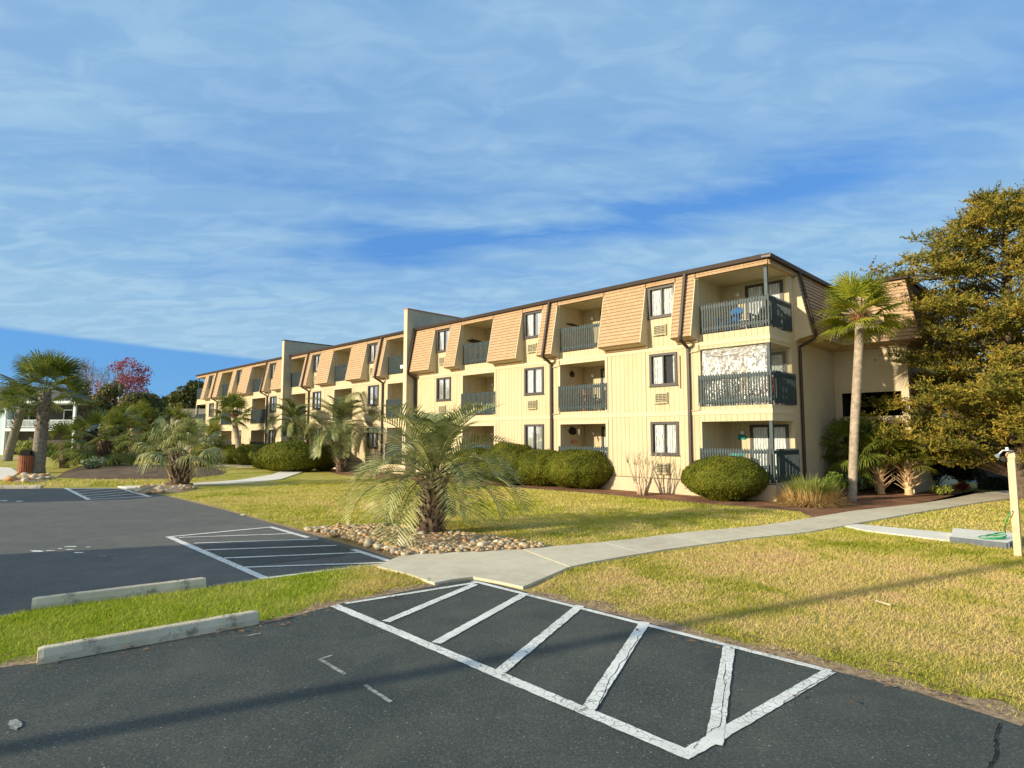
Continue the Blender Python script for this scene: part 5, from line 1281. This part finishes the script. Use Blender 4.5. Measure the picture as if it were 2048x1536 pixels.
def smallthings():
    wheel_stop('mottled concrete wheel stop nearest the camera, along the grass strip', (74,1331), (518,1249))
    wheel_stop('smooth concrete wheel stop on the far side of the grass strip', (62,1222), (412,1177))
    wheel_stop('distant pale wheel stop at the far edge of the left car park', (-14,978.5), (82,977), .2)
    # slatted bin
    x, y = G(50,947); t = thing('litter_bin', 'red slatted litter bin with dark hood beside the stout palm', 'bin', (x, y, 0), R(20)); r = .34
    MB().tube([(0, 0, .05), (0, 0, 1.02)], r-.03, 16).obj('liner', 'bin_top', t); m = MB()
    for i in range(20):
        a = 2*pi*i/20; c, s = cos(a), sin(a); w = .042; o = [(r*c-w*s*k, r*s+w*c*k) for k in (-1, 1)]; oo = [((r+.025)*c-w*s*k, (r+.025)*s+w*c*k) for k in (1, -1)]; m.slab(o+oo, .0, 1.05)
    m.obj('slats', 'bin_red', t)
    m = MB(); m.tube([(0, 0, 1.05), (0, 0, 1.09)], r+.03, 16); m.prism([(-.26, 1.09), (.26, 1.09), (.2, 1.36), (0, 1.42), (-.2, 1.36)], -.22, .22); m.obj('hood', 'bin_top', t)
    # outdoor shower
    bx, by = G(2037,1113); t = thing('shower_post', 'pale wooden outdoor shower post with white shower arm', 'shower', (bx, by, 0), R(-50))
    H = 2.15-(2.15/(1113-874)*1.0)*(0)+0.0
    H = P(2030, 905, by)[2]
    m = MB(); m.box(-.055, .055, -.055, .055, 0, H); m.obj('post', 'wood_post', t); MB().box(-.068, .068, -.068, .068, H-.10, H-.02).obj('cap', 'wood_post', t)
    q = R(50); dx, dy = -cos(q), -sin(q)
    arm = [(0, 0, H-.06)]+[(-.08-.26*k, .07+.0*k, H-.055+.03*sin(k*3)) for k in (0, .4, .8)]+[(-.40, .07, H-.13)]
    aw = lambda px, py: Vector(P(px, py, by-.1))
    pts = [aw(2026, 902), aw(2010, 901), aw(2005, 901), aw(1998, 908)]; inv = Matrix.Rotation(R(50), 4, 'Z')
    lc = [inv @ (p-Vector((bx, by, 0))) for p in pts]
    MB().tube(lc, .012, 8).obj('shower_arm', 'white_plastic', t, True); MB().tube([lc[-1], lc[-1]+(lc[-1]-lc[-2])*.7], [.018, .04], 10).obj('shower_head', 'chrome', t)
    hv = inv @ (aw(2014, 898)-Vector((bx, by, 0))); MB().box(hv.x-.02, hv.x+.02, hv.y-.01, hv.y+.01, hv.z-.02, hv.z+.03).obj('valve', 'white_plastic', t)
    tp = inv @ (Vector(P(2022, 1022, by-.06))-Vector((bx, by, 0))); MB().tube([(-.05, 0, tp.z), tp], .013, 8).obj('tap', 'chrome', t)
    # hose
    rnd = random.Random(2); zc = .135; C0 = Vector((*G(1990, 1079, .1), zc)); pts = []
    start = Vector(P(2021, 1024, by-.06)); pts.append(start)
    for px, py in ((2018, 1030), (2012, 1042), (2008, 1052), (2009, 1062)): pts.append(Vector(P(px, py, by-.02)))
    c = C0+Vector((.14, 0, 0)); 
    for i in range(90):
        a = i/90*2*pi*3.1; k = i/90; rx = .10+.20*k; c2 = c+Vector((-.26*k, -.02*k, 0)); pts.append(Vector((c2.x+rx*cos(a), c2.y+.5*rx*sin(a)+rnd.uniform(-.01, .01), zc+.10*(1-k)*abs(sin(a*.5+1)))))
    for _ in range(2): pts = [pts[0]]+[(pts[i-1]+pts[i]*2+pts[i+1])/4 for i in range(1, len(pts)-1)]+[pts[-1]]
    o = MB().tube(pts, .0095, 7).obj('garden_hose', 'hose_green', smooth=True); tag(o, 'green garden hose coiled on the concrete shower pad', 'hose')
    # raised shower pad
    pad = [G(1901,1085.5), G(2015,1099), G(2038,1087), G(2030,1076), G(1905,1066)]; c = Vector((sum(p[0] for p in pad)/5, sum(p[1] for p in pad)/5))
    pz = .115; f = 1+0*pz; t = thing('shower_pad', 'raised white concrete shower pad with dark timber edge', 'platform', (c.x, c.y, 0)); q = [(p[0]-c.x, p[1]-c.y) for p in pad]
    MB().slab([(p[0]*.98, p[1]*.98) for p in q], 0, pz).obj('slab', 'white_concrete', t)
    m = MB(); A, Bp, Cc = Vector(q[0]), Vector(q[1]), Vector(q[2])
    for a, b in ((A, Bp), (Bp, Cc)):
        d = (b-a).normalized(); n = Vector((d.y, -d.x))*.04; m.slab([tuple(a+n), tuple(b+n), tuple(b), tuple(a)], 0, pz+.008)
    m.obj('edge_board', 'slab_edge', t)
    # white stick on the lawn, scattered leaves
    a = Vector(G(1752,1206)); b = Vector(G(1782,1216)); o = MB().tube([(a.x, a.y, .03), (b.x, b.y, .035)], .012, 6).obj('stick', 'pale_bark'); tag(o, 'short pale stick lying on the dry lawn', 'stick')
    # river stones
    rnd = random.Random(77); rng = np.random.default_rng(5); base = []
    for k in range(10):
        bm = bmesh.new(); bmesh.ops.create_icosphere(bm, subdivisions=3, radius=1); off = Vector((k*9.1, 0, 0)); sx, sy, sz = rnd.uniform(.85, 1.25), rnd.uniform(.7, .95), rnd.uniform(.5, .72)
        for v in bm.verts:
            q = v.co.copy(); kk = 1+.20*noise.noise(q*1.1+off)+.06*noise.noise(q*2.6+off); v.co = Vector((q.x*sx, q.y*sy, q.z*sz))*kk
        me = bpy.data.meshes.new('river_stone'); bm.to_mesh(me); bm.free(); me.polygons.foreach_set('use_smooth', [True]*len(me.polygons)); base.append(me)
    meshes = {}
    for c in ('tan', 'orange', 'grey', 'cream'):
        for k, me in enumerate(base):
            m2 = me.copy(); m2.materials.append(MATS['stone_'+c]); meshes[(c, k)] = m2
    def inside(p, poly):
        r = False; n = len(poly)
        for i in range(n):
            a, b = poly[i], poly[(i+1) % n]
            if (a[1] > p[1]) != (b[1] > p[1]) and p[0] < (b[0]-a[0])*(p[1]-a[1])/(b[1]-a[1])+a[0]: r = not r
        return r
    def scatter(poly, n, rad, label, group, keep=None, gap=.72):
        pl = [G(*p) for p in poly]; xs = [p[0] for p in pl]; ys = [p[1] for p in pl]; pts = []; tries = 0
        while len(pts) < n and tries < 60000:
            tries += 1; p = (rnd.uniform(min(xs), max(xs)), rnd.uniform(min(ys), max(ys)))
            if not inside(p, pl): continue
            r = rnd.uniform(*rad)*(1.35 if rnd.random() < .08 else 1)
            if keep and math.hypot(p[0]-keep[0], p[1]-keep[1]) < keep[2]: continue
            if any((p[0]-q[0])**2+(p[1]-q[1])**2 < ((r+q[2])*gap)**2 for q in pts): continue
            pts.append((p[0], p[1], r))
        for (x, y, r) in pts:
            c = rnd.choices(('tan', 'orange', 'grey', 'cream'), (4, 1.6, 3, 3))[0]; o = bpy.data.objects.new('river_stone', meshes[(c, rnd.randrange(10))]); COL.objects.link(o)
            o.location = (x, y, .035+r*.22+rnd.uniform(0, .02)); o.rotation_euler = (rnd.uniform(-.4, .4), rnd.uniform(-.4, .4), rnd.uniform(0, 6.28)); o.scale = (r, r, r)
            tag(o, label % c, 'stone', group)
        return pts
    scatter(RB1, 232, (.050, .092), 'smooth %s river stone in the rock bed under the centre palm', 'river stones round the centre palm', (*G(862,1068), .30))
    scatter(RB2, 42, (.09, .17), '%s stone in the rock bed at the foot of the far feathery palm', 'stones round the far feathery palm', (*G(358,973), .45))
    scatter(RB3, 24, (.13, .24), '%s stone in the bed at the foot of the stout palm', 'stones round the stout palm', (*G(75,946), .5))
    # pebbles between the stones: one object
    pl = [G(*p) for p in RB1]; V = []; Fc = []
    m = MB(); cnt = 0
    while cnt < 1300:
        p = (rnd.uniform(min(q[0] for q in pl), max(q[0] for q in pl)), rnd.uniform(min(q[1] for q in pl), max(q[1] for q in pl)))
        if not inside(p, pl): continue
        r = rnd.uniform(.022, .048); m.ball((p[0], p[1], .05+r*.4), (r*rnd.uniform(.9, 1.3), r, r*.6), 8, 5); cnt += 1
    tag(m.obj('pebbles', 'stone_tan', smooth=True), 'small pebbles filling the rock bed under the centre palm', 'pebbles', kind='stuff')
    for i, (px, py) in enumerate([(487,1032), (655,1345), (720,1330), (842,1392), (1160,1290)][:1]):
        x, y = G(px, py); o = bpy.data.objects.new('litter', meshes[('cream', i)]); COL.objects.link(o); o.location = (x, y, .03); o.scale = (.07, .05, .05); tag(o, 'white scrap lying at the asphalt edge beyond the hatched bay', 'litter')

def grass():
    """grass blades near the camera, one object"""
    rng = np.random.default_rng(3)
    def poly_mask(P_, poly):
        x, y = P_[:, 0], P_[:, 1]; r = np.zeros(len(P_), bool); n = len(poly)
        for i in range(n):
            a, b = poly[i], poly[(i+1) % n]
            c = ((a[1] > y) != (b[1] > y)) & (x < (b[0]-a[0])*(y-a[1])/((b[1]-a[1]) or 1e-9)+a[0]); r ^= c
        return r
    island = [G(*p) for p in [(-260,1372), (0,1331), (72,1322), (300,1286), (518,1246), (690,1203), (880,1167), (869,1171), (815,1152), (757,1138), (765,1131), (700,1136), (530,1160), (412,1178), (62,1222), (0,1236), (-400,1285)]]
    right = [G(*p) for p in [(1060,1184), (1137,1139), (1195,1127), (1330,1104), (1504,1080), (1620,1068), (1690,1055), (1730,1064), (1900,1085), (2040,1101), (2300,1110), (2300,1560), (2048,1447), (1850,1384), (1665,1336), (1500,1297), (1280,1237)]]
    mid = [G(*p) for p in [(340,992), (700,958), (1035,976), (1243,993), (1400,1008), (1600,1025), (1620,1038), (1517,1054), (1362,1068), (1240,1084), (1137,1093), (1100,1096), (1000,1078), (920,1070), (850,1057), (770,1052), (700,1054), (604,1062), (560,1050), (440,1017)]]
    right2 = [G(*p) for p in [(1718,1050), (1836,1028), (1951,1009), (2031,998), (2200,990), (2200,1090), (1900,1067)]]
    strip = [G(*p) for p in [(-30,975), (235,973), (330,969), (380,967), (445,952), (330,960), (120,960), (-30,966)]]
    out = []
    edges = [[G(*p) for p in E_] for E_ in ([(0,1331), (300,1287), (518,1247), (690,1203), (880,1167)], [(1060,1186), (1280,1239), (1500,1299), (1665,1338), (1850,1386), (2048,1450)], [(798,1120), (640,1072), (560,1050), (440,1017), (340,993)])]
    def blades(poly, dens, hgt, wid, cap):
        P_ = np.array(poly); lo, hi = P_.min(0), P_.max(0); n = int((hi[0]-lo[0])*(hi[1]-lo[1])*dens); n = min(n, cap*4)
        q = rng.uniform(lo, hi, (n, 2)); q = q[poly_mask(q, poly)]
        d = np.hypot(q[:, 0], q[:, 1]); keep = rng.random(len(q)) < np.clip((7.5/d)**1.1, .1, 1); q = q[keep]; d = d[keep]
        e = np.full(len(q), 9.0)
        for pl in edges:
            for a, b in zip(pl, pl[1:]):
                a = np.array(a); b = np.array(b); ab = b-a; t = np.clip(((q-a)@ab)/(ab@ab), 0, 1); e = np.minimum(e, np.linalg.norm(q-a-t[:, None]*ab, axis=1))
        keep = rng.random(len(q)) < np.clip(.10+e*2.4+.25*np.sin(q[:, 0]*5.1+q[:, 1]*3.3)*np.sin(q[:, 1]*7.7), .06, 1); q = q[keep]; d = d[keep]
        q = q[:cap]; d = d[:cap]
        k = np.clip(d/7, .8, 2.6); h = hgt*rng.uniform(.4, 1.25, len(q))*np.sqrt(k); w = wid*k*rng.uniform(.7, 1.2, len(q)); a = rng.uniform(0, 2*np.pi, len(q)); l = rng.normal(size=(len(q), 2))*h[:, None]*.65
        bx = np.stack([np.cos(a)*w, np.sin(a)*w], 1)
        z0 = np.zeros(len(q)); A = np.column_stack([q-bx, z0]); B = np.column_stack([q+bx, z0]); C = np.column_stack([q+l, h])
        out.append(np.stack([A, B, C], 1).reshape(-1, 3))
    blades(island, 4600, .045, .0042, 110000)
    blades(right, 2700, .036, .0042, 190000)
    blades(mid, 1100, .032, .0048, 120000)
    blades(right2, 1100, .032, .0048, 30000)
    blades(strip, 160, .07, .012, 12000)
    V = np.concatenate(out); tag(link('grass', npmesh('grass', V, 3), 'grass_blade'), 'short patchy green and straw coloured lawn grass', 'grass', kind='stuff')

def litter():
    rng = np.random.default_rng(12); Q = []
    for pl in ([G(*p) for p in [(0,1336), (300,1292), (518,1252), (690,1208), (880,1170)]], [G(*p) for p in [(1060,1186), (1280,1239), (1500,1299), (1665,1338), (1850,1386), (2048,1450)]]):
        for a, b in zip(pl, pl[1:]):
            a = np.array(a); b = np.array(b); n = int(np.linalg.norm(b-a)*22)
            for i in range(n):
                p = a+(b-a)*rng.random()+rng.normal(size=2)*.20+np.array([.05,.12]); q = rng.uniform(0, 6.28); w = rng.uniform(.008, .022); l = w*rng.uniform(1.5, 2.6); u = np.array([cos(q), sin(q)]); v = np.array([-u[1], u[0]]); z = rng.uniform(.016, .045)
                Q += [(*(p-u*l), z), (*(p-v*w), z+.008), (*(p+u*l), z+.004), (*(p+v*w), z+.012)]
    for i in range(260):
        p = (rng.uniform(0, 10), rng.uniform(5, 13)); 
        if p[1] < 4.2+.55*p[0] and p[0] > 1.5: w = .02; q = rng.uniform(0, 6.28); Q += [(p[0]-w*2*cos(q), p[1]-w*2*sin(q), .04), (p[0]+w*sin(q), p[1]-w*cos(q), .05), (p[0]+w*2*cos(q), p[1]+w*2*sin(q), .045), (p[0]-w*sin(q), p[1]+w*cos(q), .055)]
    tag(link('fallen_leaves', npmesh('fallen_leaves', Q, 4), 'dry_leaf'), 'small dry brown leaves strewn along the asphalt edge', 'leaves', kind='stuff')
ground(); litter(); stripes(); building(); facade_things(); plants(); cedar(); background(); smallthings(); grass()
